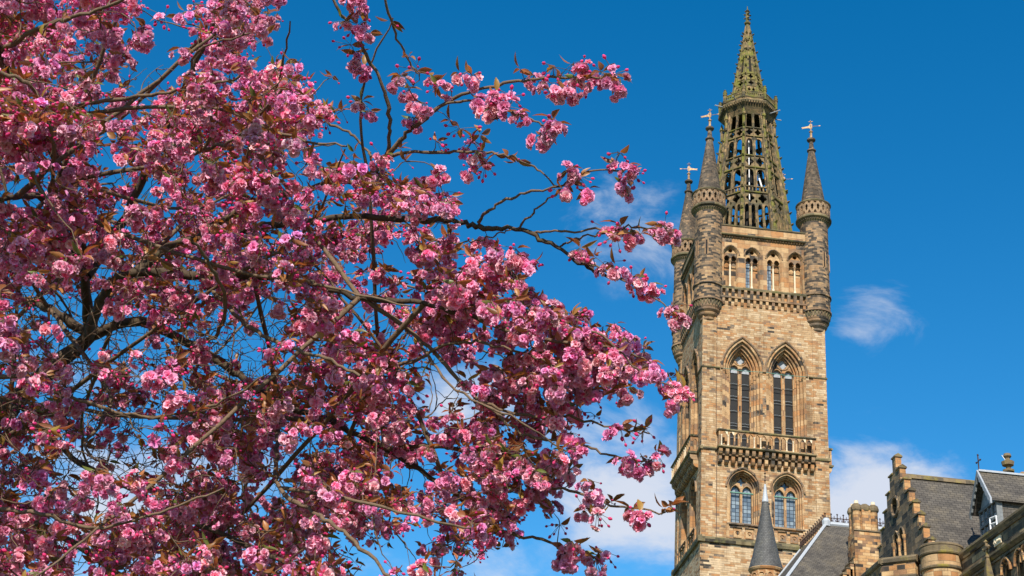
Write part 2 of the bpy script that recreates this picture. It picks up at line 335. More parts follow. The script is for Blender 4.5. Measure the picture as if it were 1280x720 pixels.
# ---- facade wall (one per side)
wb = MB()
BX, LX, AX = 2.1, 2.05, (-3.25, -1.08, 1.08, 3.25)
CB = 1.99                                            # arc-centre offsets
holesU = [arch(x, 65.35, 69.0, .8, .28) for x in AX]
wb.plate([(-5.3, 65.3), (5.3, 65.3), (5.3, 71.2), (-5.3, 71.2)], holesU, fm, -.06, -.5, 1)
holesB = [arch(x, 48.6, 56.6, 1.93, CB, 14) for x in (-BX, BX)]
wb.plate([(-5.89, 48.5), (5.89, 48.5), (5.89, 65.25), (-5.89, 65.25)], holesB, fm, -.1, -.5, 0)
holesL = [arch(x, 41.45, 44.85, 1.5, .36, 12) for x in (-LX, LX)]
wb.plate([(-5.89, 39.8), (5.89, 39.8), (5.89, 48.5), (-5.89, 48.5)], holesL, fm, -.1, -.5, 0)
holesD = []
wb.plate([(-5.99, 0), (5.99, 0), (5.99, 39.6), (-5.99, 39.6)], holesD, fm, 0, -.5, 2)
for s_ in (-1, 1):                                    # clasping corner pilasters
    a, b = sorted((s_*4.72, s_*5.99))
    wb.box(a, b, -H, -H+.3, 39.8, 48.3, 0); wb.box(a, b, -H, -H+.3, 48.5, 62.2, 0)
    a, b = sorted((s_*4.6, s_*4.8)); wb.box(a, b, -H-.02, -H+.2, 65.6, 71.2, 1)
wb.box(-5.3, 5.3, -H+.95, -H+1.05, 65, 71.8, 1)         # back wall of the arcade
facades = [wb.build('facade_wall', ['wall', 'dress', 'fine'], tower)]
# ---- mouldings, strings and corbel tables
trims = []
def string(z, h, d, x0, x1, mi=0, drip=.06):
    q = MB(); q.prism([(-.12, z-h), (d-drip, z-h), (d, z-h*.4), (d, z), (-.12, z+.1+d*.4)], x0, x1, fm, mi)
    trims.append(q.build('string_course', ['ledge', 'dress', 'trac'], tower))
string(39.85, .42, .26, -6.25, 6.25, 0)
string(48.45, .22, .16, -6.15, -4.6, 0); string(48.45, .22, .16, 4.6, 6.15, 0)
string(65.3, .25, .3, -4.5, 4.5, 0)
string(71.25, .16, .3, -4.75, 4.75, 0)
string(56.62, .12, .1, -6.08, -4.3, 0); string(56.62, .12, .1, 4.3, 6.08, 0)
sb_ = MB()
sb_.prism([(-.1, 71.3), (.16, 71.3), (.16, 72.15), (-.3, 72.15)], -4.78, 4.78, fm, 1)       # plain parapet course
sb_.prism([(-.4, 72.15), (.24, 72.15), (.26, 72.27), (-.1, 72.4), (-.4, 72.42)], -4.85, 4.85, fm, 0)
trims.append(sb_.build('parapet', ['ledge', 'dress', 'trac'], tower)); sb_ = MB()
for k in range(34):                                    # pellet course under the parapet
    x = -4.5+9.0*k/33
    sb_.blob(fm(x, 70.97, .06), .12, 2 if k % 3 else 1)
trims.append(sb_.build('pellet_course', ['ledge', 'dress', 'trac'], tower)); sb_ = MB()
for k in range(15):                                    # double corbel table under the arcade
    x = -4.3+8.6*k/14
    sb_.prism([(-.1, 64.3), (.16, 64.3), (.27, 64.75), (.27, 65.05), (-.1, 65.05)], x-.14, x+.14, fm, 2)
    if k < 14:
        x += .307; sb_.prism([(-.1, 63.42), (.03, 63.45), (.15, 63.7), (.17, 64.05), (-.1, 64.05)], x-.13, x+.13, fm, 1 if k % 4 else 2)
sb_.prism([(-.1, 64.08), (.2, 64.1), (.22, 64.26), (-.1, 64.28)], -4.45, 4.45, fm, 2)
trims.append(sb_.build('corbel_table', ['ledge', 'dress', 'trac'], tower))
# ---- windows
def orders(mb, cx, zb, zs, ws, ds, c, mi=0, n=12):
    for k in range(len(ws)-1):
        mb.plate(arch(cx, zb, zs, ws[k]+.02, c, n), [arch(cx, zb+.02, zs, ws[k+1], c, n)], fm, ds[k], ds[k+1]-.05, mi, rim=False)
def roll(mb, cx, zb, zs, w_, c, d, r_, mi=0, n=12, jamb=True):
    head = arc_pts(cx, zs, w_, c, n)
    pts = ([(cx+w_, zb)] if jamb else [])+head+([(cx-w_, zb)] if jamb else [])
    mb.tube([fm(x, z, d) for x, z in pts], r_, 6, mi)
def capital(mb, x, z, d, r_, mi=0):
    c = fm(x, z, d)
    mb.lathe([(r_*1.05, z-.34), (r_*1.15, z-.3), (r_*1.15, z-.24), (r_*1.02, z-.2), (r_*1.7, z), (r_*1.9, z+.03), (r_*1.9, z+.13), (0, z+.13)], c[0], c[1], 10, mi)
def shaft(mb, x, z0, z1, d, r_, mi=0, cmi=0, cap=True):
    c = fm(x, 0, d); mb.lathe([(r_*1.7, z0), (r_*1.7, z0+.2), (r_*1.1, z0+.4), (r_, z0+.45), (r_, z1)], c[0], c[1], 10, mi)
    if cap: capital(mb, x, z1, d, r_, cmi)
def belfry(cx):
    b = MB(); zs, zb = 56.6, 48.7
    orders(b, cx, zb, zs, [1.93, 1.68, 1.42, 1.2, 1.04], [-.12, -.4, -.68, -.95, -1.2], CB, 0, 14)
    roll(b, cx, zs, zs, 2.02, CB, -.06, .12, 1, 14, False)       # hood mould
    roll(b, cx, zs, zs, 1.8, CB, -.2, .075, 0, 14, False)
    roll(b, cx, zs, zs, 1.55, CB, -.45, .075, 0, 14, False); roll(b, cx, zs, zs, 1.3, CB, -.72, .065, 0, 14, False)
    for s in (-1, 1):
        shaft(b, cx+s*1.8, zb, 56.4, -.28, .13, 0, 0); shaft(b, cx+s*1.55, zb, 56.4, -.55, .1, 0, 0); shaft(b, cx+s*1.3, zb, 56.4, -.8, .09, 0, 0)
        shaft(b, cx+s*1.02, zb, 57.05, -1.12, .07, 0, 0)
    tr = arch(cx, zb, zs, 1.1, CB, 14)
    lan = [arch(cx+s*.56, zb+.1, 57.05, .385, .1, 6) for s in (-1, 1)]
    ro = circ(cx, 58.18, .44, 20, 4, .18)
    sp = [[(cx+s*.78, 57.75), (cx+s*.92, 57.7), (cx+s*.72, 58.1)] for s in (-1, 1)]
    b.plate(tr, lan+[ro]+sp, fm, -1.2, -1.42, 0, rim=False)
    b.tube([fm(x, z, -1.18) for x, z in circ(cx, 58.18, .6, 16)], .06, 6, 0, True)
    for s in (-1, 1): roll(b, cx+s*.56, 57.05, 57.05, .44, .1, -1.18, .05, 0, 6, False)
    shaft(b, cx, zb, 57.05, -1.16, .085, 0, 0)
    o = b.build('belfry_window', ['dress', 'trac', 'pale'], tower)
    l = MB(); l.plate(arch(cx, zb, zs, 1.1, CB, 8), [], fm, -1.5, -1.52, 0, rim=False)
    # the roundel's pale quatrefoil panel and the pale heads of both lights
    l.plate(circ(cx, 58.18, .55, 16), [], fm, -1.46, -1.49, 1, rim=False)
    for s in (-1, 1):
        l.plate([(cx+s*.56-.38, 56.85), (cx+s*.56+.38, 56.85), (cx+s*.56+.38, 57.3), (cx+s*.56+.2, 57.5), (cx+s*.56-.2, 57.5), (cx+s*.56-.38, 57.3)], [], fm, -1.44, -1.46, 1, rim=False)
        for z, t_ in ((55.7, .03), (54.4, .035), (54.1, .025), (52.9, .03), (51.65, .03), (51.4, .03), (50.2, .03)):
            l.tube([fm(cx+s*.56-.38, z-.02, -1.38), fm(cx+s*.56, z+.02, -1.38), fm(cx+s*.56+.38, z-.02, -1.38)], t_, 4, 2)
    l.build('louvre_netting', ['net', 'lead', 'bar'], o)
    return o
def lower(cx):
    b = MB(); zs, zb, c = 44.85, 41.5, .36
    orders(b, cx, zb, zs, [1.5, 1.36, 1.22, 1.1], [-.12, -.38, -.64, -.92], c)
    roll(b, cx, zs, zs, 1.6, c, -.05, .1, 1, 12, False)
    roll(b, cx, zb, zs, 1.42, c, -.2, .06); roll(b, cx, zb, zs, 1.28, c, -.46, .055); roll(b, cx, zb, zs, 1.15, c, -.74, .05)
    lan = [arch(cx+s*.54, zb+.1, 44.72, .43, .2, 6) for s in (-1, 1)]
    qf = circ(cx, 45.72, .33, 28, 4, .36)
    b.plate(arch(cx, zb, zs, 1.13, c), lan+[qf], fm, -.92, -1.12, 0, rim=False)
    b.tube([fm(x, z, -.98) for x, z in circ(cx, 45.72, .5, 16)], .04, 6, 0, True)
    for s in (-1, 1): roll(b, cx+s*.54, zb, 44.72, .47, .2, -.9, .035, 0, 6, True)
    # apron below the lights, two small carved roundels
    b.prism([(-.1, 41.3), (.08, 41.3), (.1, 41.42), (-.4, 41.62)], cx-1.55, cx+1.55, fm, 1)
    b.prism([(-.12, 40.02), (.03, 40.02), (.03, 41.28), (-.12, 41.28)], cx-1.6, cx-1.35, fm, 0); b.prism([(-.12, 40.02), (.03, 40.02), (.03, 41.28), (-.12, 41.28)], cx+1.35, cx+1.6, fm, 0)
    for s in (-.55, .55):
        b.plate([(cx+s-.36, 40.1), (cx+s+.36, 40.1), (cx+s+.36, 41.0), (cx+s-.36, 41.0)], [circ(cx+s, 40.55, .2, 12)], fm, -.02, -.09, 0)
        b.plate(circ(cx+s, 40.55, .1, 8), [], fm, .0, -.09, 1)
        b.prism([(-.1, 41.02), (.1, 41.02), (.12, 41.1), (-.1, 41.15)], cx+s-.42, cx+s+.42, fm, 1)
    o = b.build('traceried_window', ['dress', 'trac'], tower)
    l = MB(); l.plate(arch(cx, zb, zs, 1.12, c), [], fm, -1.16, -1.17, 0, rim=False)
    l.prism([(-.94, 44.6), (-.82, 44.6), (-.82, 44.68), (-.94, 44.68)], cx-1.25, cx+1.25, fm, 1)
    l.build('leaded_glass', ['glass', 'copper'], o)
    return o
def arcade(cx, glazed):
    b = MB(); zs, zb, c = 69.0, 65.4, .28
    orders(b, cx, zb, zs, [.8, .73, .66], [-.07, -.2, -.34], c, 0, 8)
    roll(b, cx, zs, zs, .84, c, -.03, .07, 1, 8, False); roll(b, cx, zb, zs, .75, c, -.12, .04, 0, 8)
    lan = [arch(cx+s*.34, 68.4, 68.7, .275, .1, 6) for s in (-1, 1)]
    b.plate([(cx-.68, 68.4), (cx+.68, 68.4)]+arc_pts(cx, zs, .68, c, 8), [circ(cx, 69.6, .22, 12, 5, .1)]+[[(x, max(z, 68.41)) for x, z in l] for l in lan], fm, -.34, -.5, 0, rim=False)
    shaft(b, cx, 65.45, 68.45, -.42, .085, 2, 1)
    for s in (-1, 1): shaft(b, cx+s*.64, 65.45, 68.45, -.44, .045, 0, 0)
    o = b.build('arcade_window', ['dress', 'trac', 'pale'], tower)
    if glazed:
        l = MB(); l.plate([(cx-.6, 65.4), (cx-.12, 65.4), (cx-.12, 68.6), (cx-.35, 68.9), (cx-.6, 68.6)], [], fm, -.8, -.84, 0, rim=False); l.build('leaded_glass', ['glass'], o)
    return o
def slitwin(cx):
    b = MB(); roll(b, cx, 30.6, 36.6, .8, .5, .02, .1, 0, 8)
    b.plate(arch(cx, 30.5, 36.6, .77, .5, 8), [arch(cx, 30.6, 36.6, .5, .5, 8)], fm, -.2, -.5, 0, rim=False)
    o = b.build('lancet_window', ['dress'], tower)
    l = MB(); l.plate(arch(cx, 30.5, 36.6, .7, .5, 8), [], fm, -.48, -.49, 0, rim=False); l.build('leaded_glass', ['glass'], o)
    return o
side = [belfry(-BX), belfry(BX), lower(-LX), lower(LX)]+[arcade(x, i in (1, 2)) for i, x in enumerate(AX)]
# ---- balcony
b = MB(); X1 = 4.52
b.prism([(-.1, 48.28), (.78, 48.28), (.9, 48.36), (.9, 48.46), (-.1, 48.52)], -X1-.08, X1+.08, fm, 1)
nb = 15
for k in range(nb):
    x = -X1+.2+(2*X1-.4)*k/(nb-1)
    mi = 2 if (k*7) % 3 else 0
    b.prism([(-.1, 47.68), (.42, 47.68), (.62, 47.78), (.72, 47.95), (.74, 48.26), (-.1, 48.26)], x-.155, x+.155, fm, mi)
    b.prism([(-.1, 46.95), (.12, 46.98), (.3, 47.08), (.4, 47.25), (.42, 47.64), (-.1, 47.64)], x-.15, x+.15, fm, 2 if mi == 0 or k % 4 == 0 else 0)
    if k < nb-1: b.prism([(-.1, 47.72), (.3, 47.72), (.34, 47.9), (.34, 48.24), (-.1, 48.24)], x+.17, x+.44, fm, 2)
bal = b.build('balcony', ['dress', 'ledge', 'trac'], tower)
b = MB()
def fmb(u, z, d): return fm(u, z, .72+d)
bays = 14; wbay = (2*X1-.5)/bays
hl = [arch(-X1+.25+wbay*(k+.5), 48.6, 49.5, .235, .14, 5) for k in range(bays)]
b.plate([(-X1, 48.5), (X1, 48.5), (X1, 49.97), (-X1, 49.97)], hl, fmb, .0, -.16, 0, back=True)
for s in (-1, 1):                                      # returns to the wall, pierced once
    def fr(u, z, d, s=s): return (s*(X1-.002)-s*(.0-d)*1, -(H+u), z)
    b.plate([(.0, 48.5), (.56, 48.5), (.56, 49.97), (.0, 49.97)], [arch(.28, 48.7, 49.5, .16, .1, 5)], fr, 0, -.15, 0, back=True)
b.prism([(-.26, 49.97), (.1, 49.97), (.14, 50.05), (.1, 50.12), (-.26, 50.16)], -X1-.1, X1+.1, fmb, 1)
for s in (-1, 1): b.box(*sorted((s*X1+s*.1, s*X1-s*.2)), -H-.7, -H, 49.97, 50.14, 1)
for k in range(bays+1):
    x = -X1+.25+wbay*k; c = fmb(x, 0, .03)
    b.lathe([(.08, 48.5), (.08, 48.6), (.045, 48.66), (.04, 49.35), (.07, 49.46), (.085, 49.56), (0, 49.56)], c[0], c[1], 8, 2 if k % 5 < 2 else 0)
for k in (0, 1, 12, 13):                              # renewed pale spandrels near both ends
    x = -X1+.25+wbay*(k+.5); b.plate([(x+.19, 49.6), (x+.25, 49.6), (x+.3, 49.93), (x+.02, 49.93)], [], fmb, .006, 0, 2)
b.build('balustrade', ['dress', 'ledge', 'pale'], bal)
side.append(bal)
for k in (1, 2, 3):
    clone(facades[0], tower, rotz=k*PI/2)
    for o in side: clone(o, tower, rotz=k*PI/2)
    for o in trims: clone(o, tower, (0, 0, .004*(k % 2)), k*PI/2)
b = MB(); b.box(-5.4, 5.4, -5.4, 5.4, 71.6, 71.9); b.build('flat_roof', 'lead', tower)
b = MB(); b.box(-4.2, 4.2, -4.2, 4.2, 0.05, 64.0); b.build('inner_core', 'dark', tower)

# ---- corner turrets
TA = 5.38
def turret():
    root = bpy.data.objects.new('corner_turret', None); C.objects.link(root); root.parent = tower
    b = MB()
    b.lathe([(0, 61.3), (.5, 61.45), (.78, 61.6), (.82, 61.75), (.74, 61.82), (.98, 62.05), (1.05, 62.2), (.98, 62.28), (1.2, 62.5), (1.24, 62.6), (1.18, 62.68), (1.28, 62.85)], n=32, mi=1)
    b.lathe([(1.28, 62.85), (1.36, 63.5), (1.5, 63.52), (1.5, 63.68), (1.38, 63.75)], n=32, mi=1)
    for k in range(26):                                # carved zigzag band
        a = 2*PI*k/26; r0 = 1.3
        for s in (-1, 1):
            a2 = a+s*PI/26
            b.tube([(r0*math.cos(a), r0*math.sin(a), 62.92), (1.4*math.cos(a2), 1.4*math.sin(a2), 63.5)], .045, 4, 2)
    b.lathe([(1.4, 63.75), (1.4, 65.15), (1.52, 65.2), (1.52, 65.38), (1.39, 65.45), (1.39, 73.55)], n=36, mi=0)
    b.lathe([(1.39, 73.5), (1.5, 73.65), (1.62, 73.85), (1.78, 73.95), (1.8, 74.1), (1.7, 74.22), (1.2, 74.25)], n=36, mi=2)
    for k in range(40):
        a = 2*PI*k/40; b.blob((1.58*math.cos(a), 1.58*math.sin(a), 73.72), .075, 1)
    # slit windows
    for a in (R(205), R(335), R(250)):
        ca, sa = math.cos(a), math.sin(a); e = Vector((-sa, ca, 0)); o_ = Vector((ca, sa, 0))*1.4
        for du in (-.14, .14): b.tube([o_+e*du+Vector((0, 0, 68.3)), o_+e*du+Vector((0, 0, 70.1))], .06, 5, 1)
        b.face([o_+e*-.1+Vector((0, 0, 68.4)), o_+e*.1+Vector((0, 0, 68.4)), o_+e*.1+Vector((0, 0, 70)), o_+e*-.1+Vector((0, 0, 70))], 3)
    b.build('drum', ['tur', 'trac', 'ledge', 'dark'], root)
    b = MB(); nbay = 18; r0 = 1.68
    for k in range(nbay):
        a = 2*PI*k/nbay
        def fc(u, z, d, a=a):
            aa = a+u; q = r0+d; return (q*math.cos(aa), q*math.sin(aa), z)
        h = PI/nbay
        holes = [[(0, 74.55), (.075, 74.85), (.055, 75.0), (.09, 75.15), (0, 75.4), (-.09, 75.15), (-.055, 75.0), (-.075, 74.85)]]
        holes += [[(s*h*.98, 75.42), (s*h*.45, 75.58), (s*h*.5, 75.66), (s*h*.98, 75.66)][::s] for s in (-1, 1)]
        holes += [[(s*h*.98, 74.32), (s*h*.5, 74.34), (s*h*.62, 74.5), (s*h*.98, 74.72)][::s] for s in (-1, 1)]
        b.plate([(-h, 74.2), (h, 74.2), (h, 75.75), (-h, 75.75)], holes, fc, 0, -.14, 0, back=True, rim=False)
    b.lathe([(1.52, 75.72), (1.74, 75.74), (1.78, 75.86), (1.66, 75.95), (1.3, 75.98)], n=36, mi=1)
    b.build('parapet', ['trac', 'ledge'], root)
    b = MB()
    b.lathe([(1.3, 74.2), (1.3, 76.0), (1.24, 76.1), (.33, 82.5), (.46, 82.6), (.46, 82.72), (.27, 82.85), (.2, 83.75), (.42, 83.9), (.46, 84.02), (.4, 84.12), (.18, 84.2), (0, 84.2)], n=28)
    b.build('spirelet', ['cone'], root)
    return root
def vane(root, rz):
    b = MB()
    b.lathe([(.14, 84.2), (.11, 84.9), (.2, 85.0), (.2, 85.06), (.1, 85.12), (.05, 85.3), (.045, 86.3), (0, 86.55)], n=8)
    for a in (0, PI/2): b.tube([(-.22*math.cos(a), -.22*math.sin(a), 86.33), (.22*math.cos(a), .22*math.sin(a), 86.33)], .035, 5)
    fx = lambda u, z, d: (u, d, z)
    b.plate([(.1, 85.52), (.5, 85.56), (.98, 85.5), (.82, 85.6), (1.0, 85.7), (.5, 85.74), (.1, 85.84)], [], fx, .02, -.02, 0, back=True)
    b.plate([(-.14, 85.45), (.14, 85.45), (.14, 85.97), (-.14, 85.97)], [[(-.06, 85.55), (.06, 85.55), (.06, 85.87), (-.06, 85.87)]], fx, .05, -.05, 0, back=True)
    b.tube([(-.12, 0, 85.7), (-.9, 0, 85.7)], .028, 5); b.plate([(-.9, 85.63), (-.75, 85.7), (-.9, 85.77), (-1.02, 85.7)], [], fx, .02, -.02, 0, back=True)
    for s in (-1, 1): b.blob((.14*s, 0, 85.1), .08)
    b.build('weathervane', ['gold'], root, rotz=rz)
t0 = turret(); t0.location = (-TA, -TA, 0)
ts = [t0]
for (sx, sy) in ((1, -1), (-1, 1), (1, 1)): ts.append(clone(t0, tower, (sx*TA, sy*TA, 0), math.atan2(sy, sx)-math.atan2(-1, -1)))
for t_, rz in zip(ts, (R(155), R(158), R(-12), R(160))): vane(t_, rz-t_.rotation_euler.z)

# ---- openwork lantern (octagonal) below the gallery
def octmap(k, Rz):
    a = PI/4*k - PI/2
    n_ = Vector((math.cos(a), math.sin(a), 0)); e = Vector((-n_.y, n_.x, 0))
    def f(u, z, d):
        Rr = Rz(z); q = n_*(Rr*math.cos(PI/8)+d) + e*(u*(Rr*math.sin(PI/8)))
        return (q.x, q.y, z)
    return f
Z0, Z1 = 72.2, 89.2
RL = lambda z: 4.5 + (2.42-4.5)*(z-Z0)/(Z1-Z0)
def larch(cu, zb, zs, w_, h, n=5):
    c = [(cu+w_*math.cos(PI/2*i/n)**.8, zs+h*math.sin(PI/2*i/n)) for i in range(n)]
    return [(cu-w_, zb), (cu+w_, zb)]+c+[(cu, zs+h)]+[(2*cu-x, z) for x, z in reversed(c)]
def foil(cu, cz, ru, rz, n=16, lob=4, la=.25):
    return [(cu+ru*(1+la*math.cos(lob*2*PI*i/n))*math.cos(2*PI*i/n), cz+rz*(1+la*math.cos(lob*2*PI*i/n))*math.sin(2*PI*i/n)) for i in range(n)]
root = bpy.data.objects.new('lantern', None); C.objects.link(root); root.parent = tower
for k in range(8):
    f = octmap(k, RL); b = MB()
    # tier 1: four lights, two foils above
    h = [larch(u, 72.9, 76.1, .14, .5) for u in (-.66, -.23, .23, .66)]+[foil(s*.44, 77.4, .26, .5) for s in (-1, 1)]+[foil(0, 77.0, .07, .22, 8, 0, 0)]
    b.plate([(-.88, Z0), (.88, Z0), (.88, 78.2), (-.88, 78.2)], h, f, -.12, -.34, 0, back=True)
    # tier 2: two tall lights
    h = [larch(s*.43, 79.0, 80.6, .3, .62) for s in (-1, 1)]
    b.plate([(-.88, 78.85), (.88, 78.85), (.88, 81.4), (-.88, 81.4)], h, f, -.12, -.32, 0, back=True)
    for j in range(7): b.prism([(-.2, 78.2), (-.04, 78.2), (-.04, 78.7), (-.2, 78.7)], -.8+j*.267-.05, -.8+j*.267+.05, f, 0); b.blob(f(-.8+j*.267, 78.85, -.12), .11, 0)
    # foil band, tier 3
    b.plate([(-.88, 81.45), (.88, 81.45), (.88, 82.95), (-.88, 82.95)], [foil(s*.43, 82.2, .29, .5) for s in (-1, 1)], f, -.12, -.3, 0, back=True)
    b.plate([(-.88, 83.0), (.88, 83.0), (.88, 85.6), (-.88, 85.6)], [larch(s*.43, 83.1, 84.7, .3, .62) for s in (-1, 1)], f, -.12, -.3, 0, back=True)
    b.plate([(-.88, 85.65), (.88, 85.65), (.88, 86.75), (-.88, 86.75)], [foil(s*.43, 86.2, .29, .38) for s in (-1, 1)], f, -.12, -.28, 0, back=True)
    b.plate([(-.88, 86.8), (.88, 86.8), (.88, Z1), (-.88, Z1)], [larch(s*.43, 86.9, 88.3, .31, .55) for s in (-1, 1)], f, -.12, -.28, 0, back=True)
    for z, t_ in ((81.42, .13), (82.97, .11), (85.62, .11), (86.77, .11), (78.15, .14), (72.5, .16)):
        b.prism([(-.2, z-t_), (.02, z-t_*.5), (.04, z+t_*.4), (-.2, z+t_)], -.9, .9, f, 1)
    for u in (0,):                                       # central mullion roll
        b.tube([f(u, 78.6, -.06), f(u, Z1-.3, -.06)], .07, 5, 0)
    for s in (-.44, 0, .44): b.tube([f(s, 72.8, -.08), f(s, 76.3, -.08)], .06, 5, 0)
    b.build('tracery_panel', ['lant', 'moss'], root)
    a = PI/4*k-PI/2+PI/8; b = MB()
    ang = [PI/4*i for i in range(8)]
    zz = [72.3+(Z1+.3-72.3)*i/6 for i in range(7)]
    b.tube([(RL(z)*.985*math.cos(a), RL(z)*.985*math.sin(a), z) for z in zz], [.3-.024*i for i in range(7)], 8, 0)
    b.tube([((RL(z)+.22)*math.cos(a), (RL(z)+.22)*math.sin(a), z) for z in zz[:-1]], [.2-.015*i for i in range(6)], 6, 1)
    for j in range(11):
        z = 74.3+1.38*j; q = RL(z)+.45-j*.012
        b.blob((q*math.cos(a), q*math.sin(a), z), .2, 1, .8); b.blob(((q+.13)*math.cos(a), (q+.13)*math.sin(a), z+.12), .13, 1)
    # pinnacle at top of the rib under the gallery
    q = RL(88)+.3; b.lathe([(.16, 86.9), (.16, 88.2), (.26, 88.3), (.1, 88.9), (0, 89.3)], q*math.cos(a), q*math.sin(a), 6, 1)
    b.build('rib', ['lant', 'moss'], root)
b = MB()                                                 # floors, ladder and the white pipe inside
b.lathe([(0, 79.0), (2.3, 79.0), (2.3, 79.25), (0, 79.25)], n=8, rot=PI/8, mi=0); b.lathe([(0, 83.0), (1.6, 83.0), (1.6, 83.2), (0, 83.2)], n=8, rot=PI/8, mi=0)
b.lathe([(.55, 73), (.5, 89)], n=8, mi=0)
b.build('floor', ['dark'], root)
b = MB(); b.tube([(-.35, -2.2, 73), (-.35, -1.9, 79), (-.35, -1.75, 85.5)], .06, 6); b.tube([(.9, -2.4, 79.3), (.45, -2.2, 81.3)], .09, 6)
b.build('pipe', ['white'], root)
# gallery
b = MB(); rot8 = PI/8
RG = lambda z: 3.05
b.lathe([(2.4, 88.7), (2.55, 88.95), (2.75, 89.25), (3.0, 89.6), (3.2, 89.85), (3.28, 89.95), (3.28, 90.12), (3.1, 90.2), (3.05, 90.35), (3.15, 90.5), (3.05, 90.55)], n=8, rot=rot8, mi=1, smooth=False)
b.lathe([(3.0, 90.5), (0, 90.5)], n=8, rot=rot8, mi=0)
for k in range(8):
    f = octmap(k, lambda z: 3.28)
    for j in range(9): b.prism([(-.28, 89.5), (-.02, 89.72), (.03, 89.95), (-.2, 89.98)], -.92+j*.23-.06, -.92+j*.23+.06, f, 1)
    f = octmap(k, RG)
    hs_ = [foil(-.8+.2*j, 90.88, .075, .16, 8, 0, 0) for j in range(9)]
    b.plate([(-1, 90.52), (1, 90.52), (1, 91.2), (-1, 91.2)], hs_, f, 0, -.14, 0, back=True)
    b.prism([(-.2, 91.2), (.04, 91.2), (.04, 91.3), (-.2, 91.34)], -1.01, 1.01, f, 0)
    a = PI/4*k-PI/2+PI/8
    b.lathe([(.2, 90.3), (.2, 91.3), (.28, 91.4), (.2, 91.5), (.26, 91.75), (.14, 91.95), (.2, 92.05), (0, 92.2)], 3.05*math.cos(a), 3.05*math.sin(a), 6, 0)
gal = b.build('gallery', ['moss', 'lant'], tower)
for k, hgt in ((1, 90.2), (6, 90.35), (4, 90.1), (0, 89.3)):
    a = {1: R(8), 6: R(190), 4: R(232), 0: R(318)}[k]
    b = MB(); q = 3.15
    b.tube([(q*.7*math.cos(a), q*.7*math.sin(a), hgt), ((q+.75)*math.cos(a), (q+.75)*math.sin(a), hgt+.02)], .065, 8); b.build('spotlight', ['lead'], gal)
# upper spire
RS = lambda z: 2.02+(.2-2.02)*(z-90.6)/(102.3-90.6)
root = bpy.data.objects.new('spire', None); C.objects.link(root); root.parent = tower
b = MB()
for k in range(8):
    f = octmap(k, RS)
    h = []
    for z in (91.3, 92.35, 93.35, 94.3): h += [foil(s*.36, z, .2, .3, 16, 4, .3) for s in (-1, 1)] if z < 93 else [foil(0, z, .42, .33, 16, 4, .3)]
    h += [larch(0, 95.0, 96.6, .3, .9), ]
    b.plate([(-.98, 90.6), (.98, 90.6), (.98, 98), (-.98, 98)], h, f, 0, -.16, 0)
    b.plate([(-.98, 98), (.98, 98), (.98, 102.3), (-.98, 102.3)], [], f, 0, -.1, 0)
    for z in (91.85, 92.85, 93.8, 94.7): b.prism([(-.05, z-.05), (.06, z), (-.05, z+.06)], -.9, .9, f, 1)
    for j, z in enumerate((96.9, 98.3, 99.8)): b.blob(f(-.35, z, .05), .13, 1); b.blob(f(.35, z+.3, .05), .11, 1)
b.build('shell', ['moss', 'lant'], root)
for k in range(8):
    b = MB(); a = PI/4*k-PI/2+PI/8
    b.tube([(RS(z)*math.cos(a), RS(z)*math.sin(a), z) for z in (90.6, 96, 102.2)], [.17, .12, .07], 6, 0)
    for j in range(8):
        z = 91.9+1.28*j; q = RS(z)+.16
        b.blob((q*math.cos(a), q*math.sin(a), z), .17, 0, .8); b.blob(((q+.12)*math.cos(a), (q+.12)*math.sin(a), z+.1), .11, 0)
    b.build('rib', ['moss'], root)
b = MB()
b.lathe([(.2, 102.0), (.2, 102.4), (.36, 102.5), (.38, 102.65), (.2, 102.75), (.17, 103.1), (.24, 103.7), (.14, 104.2), (.2, 104.4), (.06, 104.6), (.03, 105.0), (0, 105.05)], n=8)
for z, r_ in ((103.2, .3), (103.75, .32), (104.25, .2)):
    for k in range(4): b.blob((r_*math.cos(k*PI/2), r_*math.sin(k*PI/2), z), .16, 0, .9)
b.build('finial', ['moss'], root)
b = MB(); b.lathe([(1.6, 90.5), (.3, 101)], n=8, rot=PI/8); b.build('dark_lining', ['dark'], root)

# thin lightning conductor on the left of the front wall
b = MB(); b.tube([fm(-4.55, 39.9, .04), fm(-4.55, 48.2, .04)], .03, 5); b.tube([fm(-4.62, 50, .03), fm(-4.6, 63.4, .03)], .025, 5); b.build('lightning_conductor', ['iron'], tower)
b = MB()
for s in (-1, 1): b.tube([fm(s*BX-2.0, 56.62, -.02), fm(s*BX, 56.5, .0), fm(s*BX+2.0, 56.6, -.02)], .03, 5)
b.build('copper_strap', ['copper'], tower)

# ------------------------------------------------------------------ slated round turret below the tower
tx, ty = -2.65, -16.0
st = thing('stair_turret', 'small round sandstone turret with tall slate cone roof in front of the tower', 'turret', (tx, ty, 0))
b = MB()
b.lathe([(1.15, 0), (1.15, 33.4), (1.3, 33.55), (1.3, 33.75), (1.22, 33.8)], n=28, mi=0)
b.lathe([(1.22, 34.1), (1.36, 34.2), (1.44, 34.35), (1.4, 34.42), (1.2, 34.45)], n=28, mi=1)
for k in range(12):
    a = 2*PI*k/12
    def fc(u, z, d, a=a): aa = a+u; q = 1.26+d; return (q*math.cos(aa), q*math.sin(aa), z)
    b.plate([(-PI/12, 32.6), (PI/12, 32.6), (PI/12, 34.2), (-PI/12, 34.2)], [larch(0, 32.7, 33.5, .17, .35)], fc, 0, -.1, 1)
    pts = [(x, z) for x, z in larch(0, 33.0, 33.5, .21, .4)[1:]]+[(-.21, 33.0)]
    b.tube([fc(x, z, .03) for x, z in pts], .045, 5, 1)
b.build('drum', ['warm', 'dress'], st)
